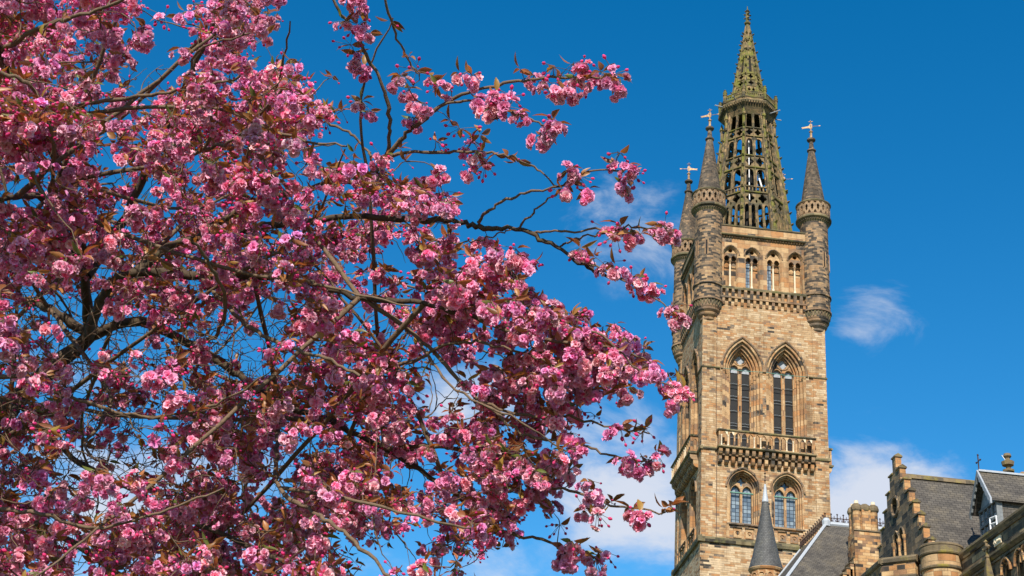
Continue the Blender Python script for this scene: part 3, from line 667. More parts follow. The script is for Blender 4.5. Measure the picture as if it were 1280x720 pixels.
b = MB(); b.lathe([(1.42, 34.4), (1.1, 35.5), (.78, 37.0), (.5, 38.6), (.3, 39.9), (.26, 40.2)], n=32); b.build('cone_roof', ['slate2'], st)
b = MB(); b.lathe([(.27, 40.15), (.29, 40.2), (.16, 41.0), (.09, 41.7), (0.05, 41.75)], n=12, mi=0)
b.lathe([(.035, 41.7), (.035, 43.0), (0, 43.1)], n=6, mi=1)
for z in (42.05, 42.4, 42.7): b.lathe([(.03, z-.05), (.11, z), (.03, z+.05)], n=8, mi=1)
b.build('finial', ['whitel', 'iron'], st)

# ------------------------------------------------------------------ hipped slate hall with iron cresting
A = onplane(1033, 655, 1, -25.0)
hh = thing('slated_hall', 'hipped grey slate roofed hall with white lead hips and rusty iron cresting beside the tower', 'hall', (0, 0, 0))
drop = 11.0; run = drop/1.33; zt = A.z; x0, y0 = A.x, A.y; yb = y0+7.2; x1 = 16.0
b = MB()
P = [(x0, y0, zt), (x1, y0, zt), (x1, yb, zt), (x0, yb, zt)]
Q = [(x0-run, y0-run, zt-drop), (x1+run, y0-run, zt-drop), (x1+run, yb+run*.2, zt-drop), (x0-run, yb+run*.2, zt-drop)]
for i in range(4): j = (i+1) % 4; b.face([Q[i], Q[j], P[j], P[i]])
b.face(P); b.build('roof', ['slate'], hh)
b = MB(); b.box(x0-run+.4, x1+run-.4, y0-run+.4, yb+run*.2-.4, 0.02, zt-drop-.02); b.build('wall', ['warm'], hh)
b = MB()
b.tube([Vector(P[0])+Vector((0, 0, .05)), Vector(Q[0])+Vector((0, 0, .05))], .125, 6)
b.tube([Vector(P[0])+Vector((0, -.02, .0)), Vector(P[1])+Vector((0, -.02, .0))], .14, 6); b.box(x0-.05, x1, y0-.03, y0+.3, zt+.02, zt+.22)
b.lathe([(.3, zt-.2), (.34, zt+.2), (.2, zt+.45), (0, zt+.5)], x0, y0, 8)
b.tube([Vector(P[3])+Vector((0, 0, .05)), Vector(Q[3])+Vector((0, 0, .05))], .1, 6)
b.build('lead_ridge', ['whitel'], hh)
def crest(p, q, nst):
    b = MB(); p = Vector(p); q = Vector(q)
    up3 = Vector((0, 0, 1))
    for z in (.12, .52): b.tube([p+up3*z, q+up3*z], .035, 4)
    for i in range(nst+1):
        c = p.lerp(q, i/nst); b.tube([c, c+up3*.8], .035, 4); b.blob(c+up3*.82, .09); b.blob(c+up3*.3, .1)
        if i < nst:
            d = (q-p)/nst
            b.tube([c+up3*.12, c+d*.5+up3*.5, c+d+up3*.12], .022, 4); b.tube([c+up3*.52, c+d*.5+up3*.16, c+d+up3*.52], .022, 4); b.tube([c+d*.5+up3*.5, c+d*.5+up3*.7], .025, 4)
    b.build('iron_cresting', ['iron'], hh)
crest((x0, y0+.3, zt+.1), (x1, y0+.3, zt+.1), 34); crest((x0, y0+.3, zt+.1), (x0, yb, zt+.1), 13)
# chimney on the front slope
cy0 = -29.6
cL, cR = onplane(1067.5, 650, 1, cy0), onplane(1099, 650, 1, cy0)
ctop = onplane(1083, 629, 1, cy0).z; cw = cR.x-cL.x; cx = (cL.x+cR.x)/2
b = MB()
zsh = onplane(1083, 665, 1, cy0).z
b.box(cL.x-.02, cR.x+.02, cy0, cy0+1.5, zsh-8, zsh, 0)
b.prism([(0, zsh), (.08, zsh+.05), (.0, zsh+.15)], cL.x-.06, cR.x+.06, lambda u, z, d: (u, cy0-d, z), 1)
for i in range(3):
    xx = cL.x+cw*(i+.5)/3; rr2 = cw/6*1.02
    if i == 1: b.box(xx-rr2, xx+rr2, cy0+.02, cy0+1.45, zsh, ctop-.5, 0)
    else:
        for yy in (cy0+rr2, cy0+1.5-rr2): b.lathe([(rr2*1.05, zsh), (rr2*.98, zsh+.2), (rr2*.98, ctop-.5)], xx, yy, 8, 0, rot=PI/8, smooth=False)
    for yy in (cy0+rr2, cy0+1.5-rr2):
        b.lathe([(rr2, ctop-.62), (rr2*1.25, ctop-.5), (rr2*1.3, ctop-.35), (rr2*1.05, ctop-.1), (rr2*.6, ctop), (0, ctop)], xx, yy, 8, 1, rot=PI/8, smooth=False)
        if i != 1: b.lathe([(.17, ctop), (.15, ctop+.22), (.12, ctop+.22), (.12, ctop)], xx, yy, 10, 2)
b.box(cL.x+.1, cR.x-.1, cy0+.2, cy0+1.3, zsh, ctop-.45, 0)
for k in range(6):                                       # stepped skew at the foot of the stack
    for s in (-1, 1):
        xe = (cL.x-.1-.28*k) if s < 0 else (cR.x+.1+.28*k)
        b.box(*sorted((xe, xe-s*.45)), cy0+.1, cy0+1.2, zsh-9, zsh-2.0-.42*k-(.0 if s < 0 else -1.2), 0)
        b.box(*sorted((xe+s*.04, xe-s*.3)), cy0+.05, cy0+1.25, zsh-2.0-.42*k-(.0 if s < 0 else -1.2), zsh-1.9-.42*k-(.0 if s < 0 else -1.2), 1)
b.build('chimney', ['warm', 'coping', 'pale'], hh)

# ------------------------------------------------------------------ crow-stepped gable hall
gh = thing('gabled_hall', 'dark sandstone hall with mossy crow-stepped gable and big slate roof at right', 'hall')
GX, GY = -8.5, -63.08
fg = lambda u, z, d: (GX-d, u, z)                     # gable plane faces -x
ztop = 26.55; dz, dy = .745, .515
pr_, pl_ = [], []
right = []; left = []
hw = .24; z = ztop
for k in range(9):
    right += [(GY-hw, z)]; zl = z-dz; right += [(GY-hw, zl)]
    left += [(GY+hw, z)]; left += [(GY+hw, zl)]
    hw += dy; z = zl
right.append((GY-hw, z)); left.append((GY+hw, z))
poly = right+[(GY-hw, 0), (GY+hw, 0)]+left[::-1]
win = [arch(GY+s*.36-.2, 20.2, 22.35, .3, .2, 6) for s in (-1, 1)]
oval = circ(GY+.1, 24.1, .42, 18)
b = MB(); b.plate(poly, win+[oval], fg, 0, -.28, 0, back=True); b.build('gable_wall', ['wing_stone'], gh)
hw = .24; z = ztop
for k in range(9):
    qb = MB(); y_ = GY-.24-dy*k  # added slabs: warmer stone colour paints the risers' sunlit tone
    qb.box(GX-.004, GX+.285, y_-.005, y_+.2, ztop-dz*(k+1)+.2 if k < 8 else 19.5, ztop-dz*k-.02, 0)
    qb.build('sunlit_riser_slab', ['warm'], gh)
for k in range(9):
    for s in (-1, 1):
        if k == 0 and s == 1: continue
        b = MB()
        a0_, a1_ = (GY-hw, GY+hw) if k == 0 else sorted((GY+s*hw, GY+s*(hw-dy)))
        ex = .07
        f2 = lambda u, zz, d: (GX-d, u, zz)
        b.prism([(.06, z-.02), (.06, z+.05), (-.13, z+.17), (-.33, z+.05), (-.34, z-.02)], a0_-ex*(.9 if s < 0 else 0.1), a1_+ex*.1 if s < 0 else a1_+ex*.9, f2, 0)
        b.build('coping_stone', ['coping'], gh)
    hw += dy; z -= dz
b = MB()
b.tube([fg(x, z_, .03) for x, z_ in circ(GY+.1, 24.1, .47, 20)], .07, 6, 0, True); b.build('oval_window', ['wing_stone', 'warm'], gh); b = MB()
for s in (-1, 1):
    cxw = GY+s*.36-.2
    b.tube([fg(x, z_, .03) for x, z_ in arc_pts(cxw, 22.35, .37, .2, 6)], .055, 6, 0)
for u in (GY-.95, GY-.2, GY+.55):
    c = fg(u, 0, .02); b.lathe([(.1, 20.2), (.1, 20.35), (.065, 20.4), (.065, 22.1), (.12, 22.3), (.13, 22.4), (0, 22.4)], c[0], c[1], 8, 1)
gw = b.build('window', ['wing_stone', 'warm'], gh)
b = MB(); b.plate([(GY-1.2, 20.1), (GY+.9, 20.1), (GY+.9, 23.2), (GY-1.2, 23.2)], [], fg, -.24, -.25, rim=False); b.plate(circ(GY+.1, 24.1, .5, 12), [], fg, -.24, -.25, rim=False); b.build('glass', ['net'], gh)
# low round shoulder turrets on the warm side of the steps are part of the wall face; roof:
zr = onplane(1134, 596, 1, GY).z; slope = 1.5; xr1 = 12.0
b = MB(); hwid = 4.5
for s in (-1, 1):
    nseg = 1
    b.face([(GX+.3, GY, zr), (xr1, GY, zr), (xr1, GY+s*hwid, zr-slope*hwid), (GX+.3, GY+s*hwid, zr-slope*hwid)])
b.build('roof', ['slate'], gh)
b = MB(); b.prism([(-.16, -.1), (-.12, .09), (0, .17), (.12, .09), (.16, -.1)], GX+.5, xr1, lambda u, z, d: (u, GY-d, zr+z)); b.build('ridge_tiles', ['coping'], gh)
b = MB(); b.box(GX+.55, xr1, GY-hwid+.3, GY+hwid-.3, .02, zr-slope*hwid+.2); b.build('wall', ['wing_stone'], gh)
# pale stone facing under the gable: cornice steps down to the left
pA, pB, pC = onplane(1143, 692, 2, 20.45), onplane(1101, 697, 2, 20.45), onplane(1079, 716, 2, 20.45)
def cornice(p, q, name):
    p = Vector((p.x, p.y, 0)); q = Vector((q.x, q.y, 0)); e = (q-p).normalized(); n_ = Vector((e.y, -e.x, 0))
    if n_.dot(Vector((CAM.x, CAM.y, 0))-p) < 0: n_ = -n_
    f = lambda u, z, d: tuple(p+e*u+n_*d+Vector((0, 0, z)))
    b = MB(); L_ = (q-p).length+.1
    b.prism([(-.5, 20.1), (.02, 20.1), (.1, 20.16), (.12, 20.3), (.02, 20.42), (-.5, 20.46)], -.1, L_, f, 0)
    b.prism([(-.5, 19.55), (0, 19.55), (0, 20.1), (-.5, 20.1)], 0, L_-.1, f, 1)
    b.prism([(-.5, 19.4), (.08, 19.42), (.08, 19.53), (-.5, 19.55)], -.05, L_-.05, f, 0)
    b.prism([(-.5, 0.02), (0, 0.02), (0, 19.4), (-.5, 19.4)], 0, L_-.1, f, 1)
    return b.build(name, ['coping', 'warm'], gh)
cornice(pA, pB, 'parapet'); cornice(pB, pC, 'parapet')
# drum at the corner
b = MB(); bx, by = -8.38, -68.0
b.lathe([(.86, 14), (.86, 18.9), (.94, 18.98), (.9, 19.05), (.86, 19.1), (.86, 19.5)], bx, by, 36, 1)
b.lathe([(.86, 19.5), (.93, 19.53), (.95, 19.6), (.88, 19.66), (.87, 20.12), (.94, 20.16), (.96, 20.22), (.93, 20.27), (.93, 20.5), (.96, 20.53), (.96, 20.6), (.9, 20.64), (0, 20.66)], bx, by, 36, 2)
b.lathe([(.88, 19.66), (.885, 20.1)], bx, by, 36, 3)
b.lathe([(0, 12), (.86, 14)], bx, by, 24, 1)
b.build('corner_drum', ['pale', 'warm', 'coping', 'dress'], gh)

# ------------------------------------------------------------------ wing with parapet running towards the viewer
wg = thing('side_wing', 'long brown sandstone wing with moulded parapet and pointed windows at lower right edge', 'wing')
WX = -7.75; fwg = lambda u, z, d: (WX-d, u, z)
y_a, y_b = -68.4, -98.0
ws = []
for k in range(22):
    yy = -73.1-.95*k - (.35 if k % 2 else 0)
    ws.append(arch(yy, 15.6, 18.2, .36, .2, 6))
b = MB()
b.plate([(y_b, .02), (y_a, .02), (y_a, 19.1), (y_b, 19.1)], ws, fwg, 0, -.6, 0, back=True)
b.prism([(-.6, 19.1), (.0, 19.1), (.0, 20.0), (-.6, 20.0)], y_b, y_a, fwg, 0)
b.build('wall', ['wing_stone'], wg)
b = MB()
b.prism([(-.6, 20.0), (.1, 20.02), (.17, 20.12), (.17, 20.22), (.05, 20.3), (-.6, 20.42)], y_b, y_a, fwg, 0)
b.prism([(-.1, 20.0), (.05, 19.92), (.1, 20.02), (-.1, 20.02)], y_b, y_a, fwg, 1)
b.prism([(-.1, 19.0), (.07, 19.02), (.2, 19.15), (.2, 19.24), (-.1, 19.34)], y_b, y_a, fwg, 0)
b.prism([(-.1, 18.86), (.06, 18.88), (.06, 18.98), (-.1, 18.98)], y_b, y_a, fwg, 1)
b.build('cornice', ['coping', 'wing_stone'], wg)
# carved panel (worn lettering shield, unreadable) on the frieze
b = MB(); b.plate([(-72.9, 19.5), (-72.2, 19.5), (-72.2, 19.82), (-72.9, 19.82)], [], fwg, .05, -.02)
rr3 = random.Random(3)
for k in range(9): b.blob(fwg(-72.85+.075*k, 19.66+rr3.uniform(-.05, .05), .06), .045, 0, 1.6)
b.build('carved_panel', ['pale'], wg)
for k, l in enumerate(ws):
    yy = -73.1-.95*k - (.35 if k % 2 else 0)
    b = MB(); b.tube([fwg(x, z_, .04) for x, z_ in arc_pts(yy, 18.2, .45, .2, 7)], .075, 6, 0)
    b.tube([fwg(x, z_, -.1) for x, z_ in [(yy+.36, 15.7)]+arc_pts(yy, 18.2, .36, .2, 7)+[(yy-.36, 15.7)]], .045, 6, 0)
    o = b.build('window', ['warm'], wg)
    b = MB(); b.plate(arch(yy, 15.5, 18.2, .4, .2, 6), [], fwg, -.4, -.41, rim=False); b.build('glass', ['net'], o)
b = MB()                                             # buttress gablet with cross finial
fx, fy = WX-.25, -71.9
fz = onplane(1223, 695, 0, fx).z
b.box(fx-.22, fx+.25, fy-.25, fy+.25, .02, fz-1.6, 0)
b.lathe([(.3, fz-1.6), (.08, fz-.35), (.12, fz-.3), (.06, fz-.2), (.06, fz+.35), (.0, fz+.4)], fx, fy, 4, 1, rot=PI/4, smooth=False)
b.box(fx-.05, fx+.05, fy-.24, fy+.24, fz+.02, fz+.14, 1); b.blob((fx, fy, fz+.34), .11, 1); b.blob((fx, fy-.24, fz+.08), .1, 1); b.blob((fx, fy+.24, fz+.08), .1, 1)
b.build('buttress', ['warm', 'coping'], wg)
b = MB(); b.face([(WX+.5, y_b, 20.1), (WX+.5, y_a, 20.1), (WX+6.5, y_a, 22.3), (WX+6.5, y_b, 22.3)]); b.face([(WX+6.5, y_b, 22.3), (WX+6.5, y_a, 22.3), (WX+12, y_a, 20.1), (WX+12, y_b, 20.1)])
b.build('roof', ['slate'], wg)
# dormer
DX = -6.0
ap = onplane(1232, 590, 0, DX); ne = onplane(1250, 624, 0, DX); 
dzz = 1.62; dyy = 1.15; dY = ap.y; dZ = ap.z
dm = bpy.data.objects.new('dormer', None); C.objects.link(dm); dm.parent = wg
fd = lambda u, z, d: (DX-d, u, z)
b = MB(); xe = 3.0
for s in (-1, 1):
    p0, p1 = (DX-.35, dY, dZ), (xe, dY, dZ); q0, q1 = (DX-.35, dY+s*dyy, dZ-dzz), (xe, dY+s*dyy, dZ-dzz)
    b.face([p0, p1, q1, q0]); b.face([(p[0], p[1], p[2]-.1) for p in (p0, p1, q1, q0)])
    b.face([q0, q1, (q1[0], q1[1], q1[2]-.1), (q0[0], q0[1], q0[2]-.1)])
b.build('roof', ['slate'], dm)
b = MB(); b.box(DX-.35, xe, dY-.1, dY+.1, dZ-.02, dZ+.07, 0)
b.build('lead_ridge', ['whitel'], dm)
b = MB()                                               # bargeboards, scalloped
for s in (-1, 1):
    pts = [(dY, dZ+.05), (dY+s*dyy*1.04, dZ-dzz*1.04+.05), (dY+s*dyy*1.04, dZ-dzz*1.04-.2)]
    for j in range(6):
        t1 = 1-j/6; pts.append((dY+s*dyy*(t1-.03), dZ-dzz*t1-.3)); pts.append((dY+s*dyy*(t1-.1), dZ-dzz*(t1-.08)-.22))
    pts.append((dY, dZ-.25)); b.plate(pts, [], fd, .42, .34, 0 if s > 0 else 1, back=True)
b.build('bargeboard', ['timber', 'lead'], dm)
b = MB()
b.box(DX, xe, dY-dyy*.8, dY+dyy*.8, 20.8, dZ-dzz+.1, 2)
b.plate([(dY-dyy*.8, dZ-dzz), (dY+dyy*.8, dZ-dzz), (dY, dZ-.15)], [], fd, .01, -.1, 1)
for u in (-.8, -.4, 0, .4, .8): b.box(DX-.06, DX, dY+dyy*u-.06, dY+dyy*u+.06, 20.9, dZ-dzz+.05, 0)
for z_ in (dZ-dzz, dZ-dzz-.75, dZ-dzz-1.5): b.box(DX-.09, DX, dY-dyy*.85, dY+dyy*.85, z_-.07, z_+.05, 0)
b.box(DX, DX+.2, dY-dyy*.82-.03, dY-dyy*.82, 20.9, dZ-dzz, 0)
b.build('timber_front', ['timber', 'lead', 'slate'], dm)
b = MB()
for i in range(4): 
    for j in range(2):
        u0 = dY+dyy*(-.8+.4*i)+.08; z0 = dZ-dzz-.68-.75*j
        b.face([(DX-.02, u0, z0), (DX-.02, u0+dyy*.4-.16, z0), (DX-.02, u0+dyy*.4-.16, z0+.58), (DX-.02, u0, z0+.58)])
b.build('window', ['glass'], dm)
b = MB(); wp = onplane(1238, 655, 0, DX-.5)
for a_, c_ in (((0, 0), (0, .55)), ((.4, 0), (.4, .55)), ((0, 0), (.4, 0)), ((0, .55), (.4, .55)), ((0, .28), (.4, .28))):
    b.tube([(DX-.5+a_[0]*.3, wp.y-a_[0], wp.z-.3+a_[1]), (DX-.5+c_[0]*.3, wp.y-c_[0], wp.z-.3+c_[1])], .035, 4)
b.build('open_casement', ['white'], dm)
b = MB(); b.tube([(DX-.3, dY, dZ), (DX-.3, dY, dZ+.75)], .03, 5); b.tube([(DX-.3, dY-.22, dZ+.48), (DX-.3, dY+.22, dZ+.48)], .025, 4); b.blob((DX-.3, dY, dZ+.78), .06); b.blob((DX-.3, dY-.22, dZ+.48), .06); b.blob((DX-.3, dY+.22, dZ+.48), .06)
b.build('finial', ['iron'], dm)
# stone finial on a gable standing beyond the dormer
fgx = onplane(1261, 592, 1, -58)
fb = thing('stone_gable', 'mossy stone gable top with a stacked ball finial behind the dormer', 'gable', (0, 0, 0))
b = MB(); z_ = fgx.z
b.lathe([(.25, z_-.6), (.2, z_-.1), (.14, z_), (.3, z_+.08), (.3, z_+.2), (.12, z_+.26), (.12, z_+.4), (.3, z_+.45), (.34, z_+.65), (.14, z_+.75), (.12, z_+.85), (.22, z_+.95), (.18, z_+1.1), (0, z_+1.15)], fgx.x, fgx.y, 10)
b.build('finial', ['coping'], fb)
b = MB(); f3 = lambda u, z, d: (u, -58-d, z)
b.plate([(fgx.x-.5, z_-.9), (fgx.x-.2, z_-.4), (fgx.x+.3, z_-.2), (fgx.x+.6, z_+.1), (fgx.x+.9, z_+.15), (fgx.x+1.3, z_-.45), (fgx.x+3.5, z_-4), (fgx.x+3.5, .02), (fgx.x-3.5, .02), (fgx.x-3.5, z_-4)], [], f3, .2, -.25, back=True)
b.build('wall', ['wing_stone'], fb)
b = MB(); q = onplane(1264, 585, 1, -58); b.tube([q, onplane(1252, 569, 1, -58)], .02, 5); b.build('antenna', ['white'], fb)
#TREE
# ------------------------------------------------------------------ FLOWERING CHERRY
rng = np.random.default_rng(11); SUNV = np.array(to_sun)   # flower facing is biased sunward, added to make the petals brighter
tree = thing('cherry_tree', 'pink double-blossomed cherry tree with bronze young leaves spreading across the left', 'tree', (-34.6, -119.9, 0))
TO = np.array(tree.location)
def attr_mat(name, trans, rough, tcol=None, gloss=.2):
    m, t, b = mat(name); nd = t.nodes; lk = t.links
    a = nd.new('ShaderNodeAttribute'); a.attribute_name = 'Col'
    lk.new(a.outputs['Color'], b.inputs['Base Color']); b.inputs['Roughness'].default_value = rough; b.inputs['Specular IOR Level'].default_value = gloss
    tr = nd.new('ShaderNodeBsdfTranslucent')
    if tcol:
        mm = nd.new('ShaderNodeMixRGB'); mm.blend_type = 'MULTIPLY'; mm.inputs[0].default_value = 1; mm.inputs[2].default_value = (*tcol, 1)
        lk.new(a.outputs['Color'], mm.inputs[1]); lk.new(mm.outputs[0], tr.inputs[0])
    else: lk.new(a.outputs['Color'], tr.inputs[0])
    ms = nd.new('ShaderNodeMixShader'); ms.inputs[0].default_value = trans
    lk.new(b.outputs[0], ms.inputs[1]); lk.new(tr.outputs[0], ms.inputs[2])
    o = [n for n in nd if n.type == 'OUTPUT_MATERIAL'][0]; lk.new(ms.outputs[0], o.inputs[0])
    return m
M['petal'] = attr_mat('pink_petals', .33, .85, None, .04)
M['leaf'] = attr_mat('bronze_young_leaves', .35, .42, (1.5, 1.1, .7), .4)
M['stalk'] = attr_mat('green_brown_stalks', .0, .7)
def bark(name, c0, c1, c2, sc):
    m, t, b = mat(name); nd = t.nodes; lk = t.links
    tcn = nd.new('ShaderNodeTexCoord'); n1 = nd.new('ShaderNodeTexNoise'); n1.inputs['Scale'].default_value = sc; n1.inputs['Detail'].default_value = 8; n1.inputs['Roughness'].default_value = .7
    lk.new(tcn.outputs['Object'], n1.inputs['Vector'])
    r_ = ramp(t, [(.3, c0), (.48, c1), (.6, c1), (.72, c2)]); lk.new(n1.outputs['Fac'], r_.inputs[0]); lk.new(r_.outputs[0], b.inputs['Base Color'])
    bp = nd.new('ShaderNodeBump'); bp.inputs['Strength'].default_value = .8; bp.inputs['Distance'].default_value = .01
    lk.new(n1.outputs['Fac'], bp.inputs['Height']); lk.new(bp.outputs[0], b.inputs['Normal'])
    return m
M['bark'] = bark('mossy_dark_bark', (.022, .016, .012), (.075, .052, .032), (.12, .11, .03), 14)
M['twig'] = bark('grey_brown_twig_bark', (.06, .038, .024), (.15, .098, .06), (.24, .17, .105), 30)
# ---- numpy mesh helper
def npmesh(name, V, F, mi, col, mats, parent, smooth=True):
    """V (n,3); F (m,4) quads (a repeated last index makes a triangle is not used); mi (m,); col (n,3)"""
    me = bpy.data.meshes.new(name); n = len(V); m_ = len(F)
    me.vertices.add(n); me.vertices.foreach_set('co', np.ascontiguousarray(V, dtype=np.float32).ravel())
    me.loops.add(m_*4); me.loops.foreach_set('vertex_index', np.ascontiguousarray(F, dtype=np.int32).ravel())
    me.polygons.add(m_); me.polygons.foreach_set('loop_start', np.arange(0, m_*4, 4, dtype=np.int32))
    me.polygons.foreach_set('material_index', np.asarray(mi, dtype=np.int32)); me.polygons.foreach_set('use_smooth', np.full(m_, smooth))
    if col is not None:
        ca = me.color_attributes.new(name='Col', type='FLOAT_COLOR', domain='POINT')
        ca.data.foreach_set('color', np.concatenate([col, np.ones((n, 1))], 1).astype(np.float32).ravel())
    for x in mats: me.materials.append(M[x])
    me.update(calc_edges=True); me.validate()
    o = bpy.data.objects.new(name, me); C.objects.link(o); o.parent = parent
    return o
def frame(z):
    z = z/np.linalg.norm(z); a = np.array([0, 0, 1.]) if abs(z[2]) < .9 else np.array([1., 0, 0])
    x = np.cross(a, z); x /= np.linalg.norm(x); return np.stack([x, np.cross(z, x), z], 1)
def rotz(a): c, s = math.cos(a), math.sin(a); return np.array([[c, -s, 0], [s, c, 0], [0, 0, 1.]])
G33 = np.array([[r_*3+c_, r_*3+c_+1, (r_+1)*3+c_+1, (r_+1)*3+c_] for r_ in range(2) for c_ in range(2)])
def petal(length, width, curl, ruff):
    """3x3 grid in the xz plane: root at the origin, growing along +z, cupped"""
    V = []
    for i, t_ in enumerate((0, .55, 1.)):
        hw_ = width*(.28, .92, .78)[i]/2
        for j, s in enumerate((-1, 0, 1)):
            y = curl*length*t_*t_ + (.18*width if j != 1 else 0)*(.5+t_) + rng.normal(0, ruff*length)*t_
            z = length*t_*(1-.12*(j == 1 and i == 2)) - (.1*length if (i == 2 and j != 1) else 0)
            V.append((s*hw_, y, z))
    return np.array(V)
def flower():
    Vs, Fs, Cs = [], [], []; n = 0
    for lay, (cnt, tilt, ln, wd) in enumerate(((6, 90, .0245, .0265), (6, 72, .0230, .0245), (5, 48, .0185, .0195), (3, 22, .013, .014))):
        for k in range(cnt):
            p = petal(ln*rng.uniform(.85, 1.15), wd*rng.uniform(.85, 1.15), rng.uniform(-.34, .0), .05)
            a = math.radians(tilt+rng.normal(0, 10)); ca, sa = math.cos(a), math.sin(a)
            Rx = np.array([[1, 0, 0], [0, ca, sa], [0, -sa, ca]])
            p = p@Rx.T
            p = p@rotz(2*PI*(k+rng.uniform(-.25, .25))/cnt+lay*.6).T
            t_ = np.repeat([0, .55, 1.], 3)[:, None]
            deep = np.array([.99, .15, .38]); pale = np.array([1., .52, .70])
            c = deep*(1-t_**.6)+pale*t_**.6; c = c*rng.uniform(.85, 1.05)
            Vs.append(p); Fs.append(G33+n); Cs.append(c); n += 9
    return np.concatenate(Vs), np.concatenate(Fs), np.concatenate(Cs)
FL = [flower() for _ in range(8)]
def tubeq(pts, rad, n):
    pts = np.asarray(pts, float); k = len(pts); t_ = np.gradient(pts, axis=0); t_ /= np.linalg.norm(t_, axis=1)[:, None]+1e-12
    a = np.array([.31, .17, .93]); x = np.cross(t_, a); x /= np.linalg.norm(x, axis=1)[:, None]+1e-9; y = np.cross(t_, x)
    an = 2*PI*np.arange(n)/n
    V = pts[:, None]+(x[:, None]*np.cos(an)[None, :, None]+y[:, None]*np.sin(an)[None, :, None])*np.asarray(rad, float)[:, None, None]
    i = np.arange(k-1)[:, None]*n; j = np.arange(n)[None]; j2 = (j+1) % n
    F = np.stack([i+j, i+j2, i+n+j2, i+n+j], -1).reshape(-1, 4)
    return V.reshape(-1, 3), F
def ell(c, ax, r_, ln):
    """small bud: 6-sided spindle along ax"""
    ts = np.array([-1, -.55, .1, .7, 1.]); rs = np.array([.15, .75, 1., .6, .1])*r_
    return tubeq(c+np.outer(ts*ln, ax), rs, 6)
def leafm(ln, wd):
    V = []
    for i, t_ in enumerate((0, .22, .5, .78, 1.)):
        w_ = wd*(.08, .75, 1., .6, .03)[i]/2; bend = -.35*ln*t_*t_
        for s in (-1, 0, 1): V.append((s*w_, bend+(abs(s)*w_*.55), ln*t_))
    F = np.array([[r_*3+c_, r_*3+c_+1, (r_+1)*3+c_+1, (r_+1)*3+c_] for r_ in range(4) for c_ in range(2)])
    return np.array(V), F
class NB:
    def __init__(s): s.V = []; s.F = []; s.M = []; s.C = []; s.n = 0
    def add(s, V, F, mi, c):
        s.V.append(V); s.F.append(F+s.n); s.M.append(np.full(len(F), mi)); s.C.append(np.broadcast_to(np.asarray(c, float), (len(V), 3))); s.n += len(V)
    def get(s): return np.concatenate(s.V), np.concatenate(s.F), np.concatenate(s.M), np.concatenate(s.C)
def cluster(kind):
    """hanging umbel; the twig tip is at the origin. kind 0 full bloom, 1 half open, 2 in bud, 3 leaves"""
    b = NB()
    nf = {0: rng.integers(4, 9), 1: rng.integers(2, 4), 2: rng.integers(0, 2), 3: 0}[kind]
    nbud = {0: rng.integers(1, 4), 1: rng.integers(3, 7), 2: rng.integers(5, 9), 3: rng.integers(0, 2)}[kind]
    nl = {0: rng.integers(1, 4), 1: rng.integers(2, 5), 2: rng.integers(2, 5), 3: rng.integers(4, 7)}[kind]
    tint = rng.uniform(.86, 1.04)
    cen = np.array([0, 0, -.028])
    for k in range(nf):
        d = rng.normal(size=3); d[2] = d[2]*.75; d /= np.linalg.norm(d)
        pos = cen+d*np.array([.034, .034, .032])*rng.uniform(.6, 1.45); f = FL[rng.integers(len(FL))]; s_ = rng.uniform(.62, 1.0)
        Rm = frame(d+rng.normal(0, .2, 3)+SUNV*.45)@rotz(rng.uniform(0, 6.28))
        b.add(f[0]@Rm.T*s_+pos-d*.008, f[1], 0, f[2]*tint*rng.uniform(.88, 1.08)*np.array([1, rng.uniform(.8, 1.2), rng.uniform(.9, 1.1)]))
        b.add(*tubeq([np.zeros(3), cen*.5+d*.012, pos-d*.004], [.0012, .001, .0012], 3), 2, (.14, .13, .05))
    for k in range(nbud):
        d = rng.normal(size=3); d[2] = d[2]*.5-.7; d /= np.linalg.norm(d); pos = d*rng.uniform(.035, .065)
        r_ = rng.uniform(.0042, .0066); b.add(*ell(pos, d, r_, r_*1.35), 0, np.array([.7, .06, .2])*rng.uniform(.8, 1.3))
        b.add(*tubeq([np.zeros(3), d*.02+np.array([0, 0, .002]), pos-d*r_], [.001, .0009, .0012], 3), 2, (.17, .1, .05))
    for k in range(nl):
        d = rng.normal(size=3); d[2] = abs(d[2])*.4-.05; d /= np.linalg.norm(d)
        V, F = leafm(rng.uniform(.026, .058), rng.uniform(.012, .024)); Rm = frame(d)@rotz(rng.uniform(0, 6.28))
        q = rng.random(); c = np.array([.31, .125, .042])*rng.uniform(.55, 1.4) if q < .83 else (np.array([.34, .2, .04]) if q < .95 else np.array([.13, .15, .03]))
        b.add(V@Rm.T+d*.006, F, 1, c)
    return b.get()
TPL = {k: [cluster(k) for _ in range(n)] for k, n in ((0, 14), (1, 8), (2, 6), (3, 6))}
for k in range(4): assert len(TPL[k])

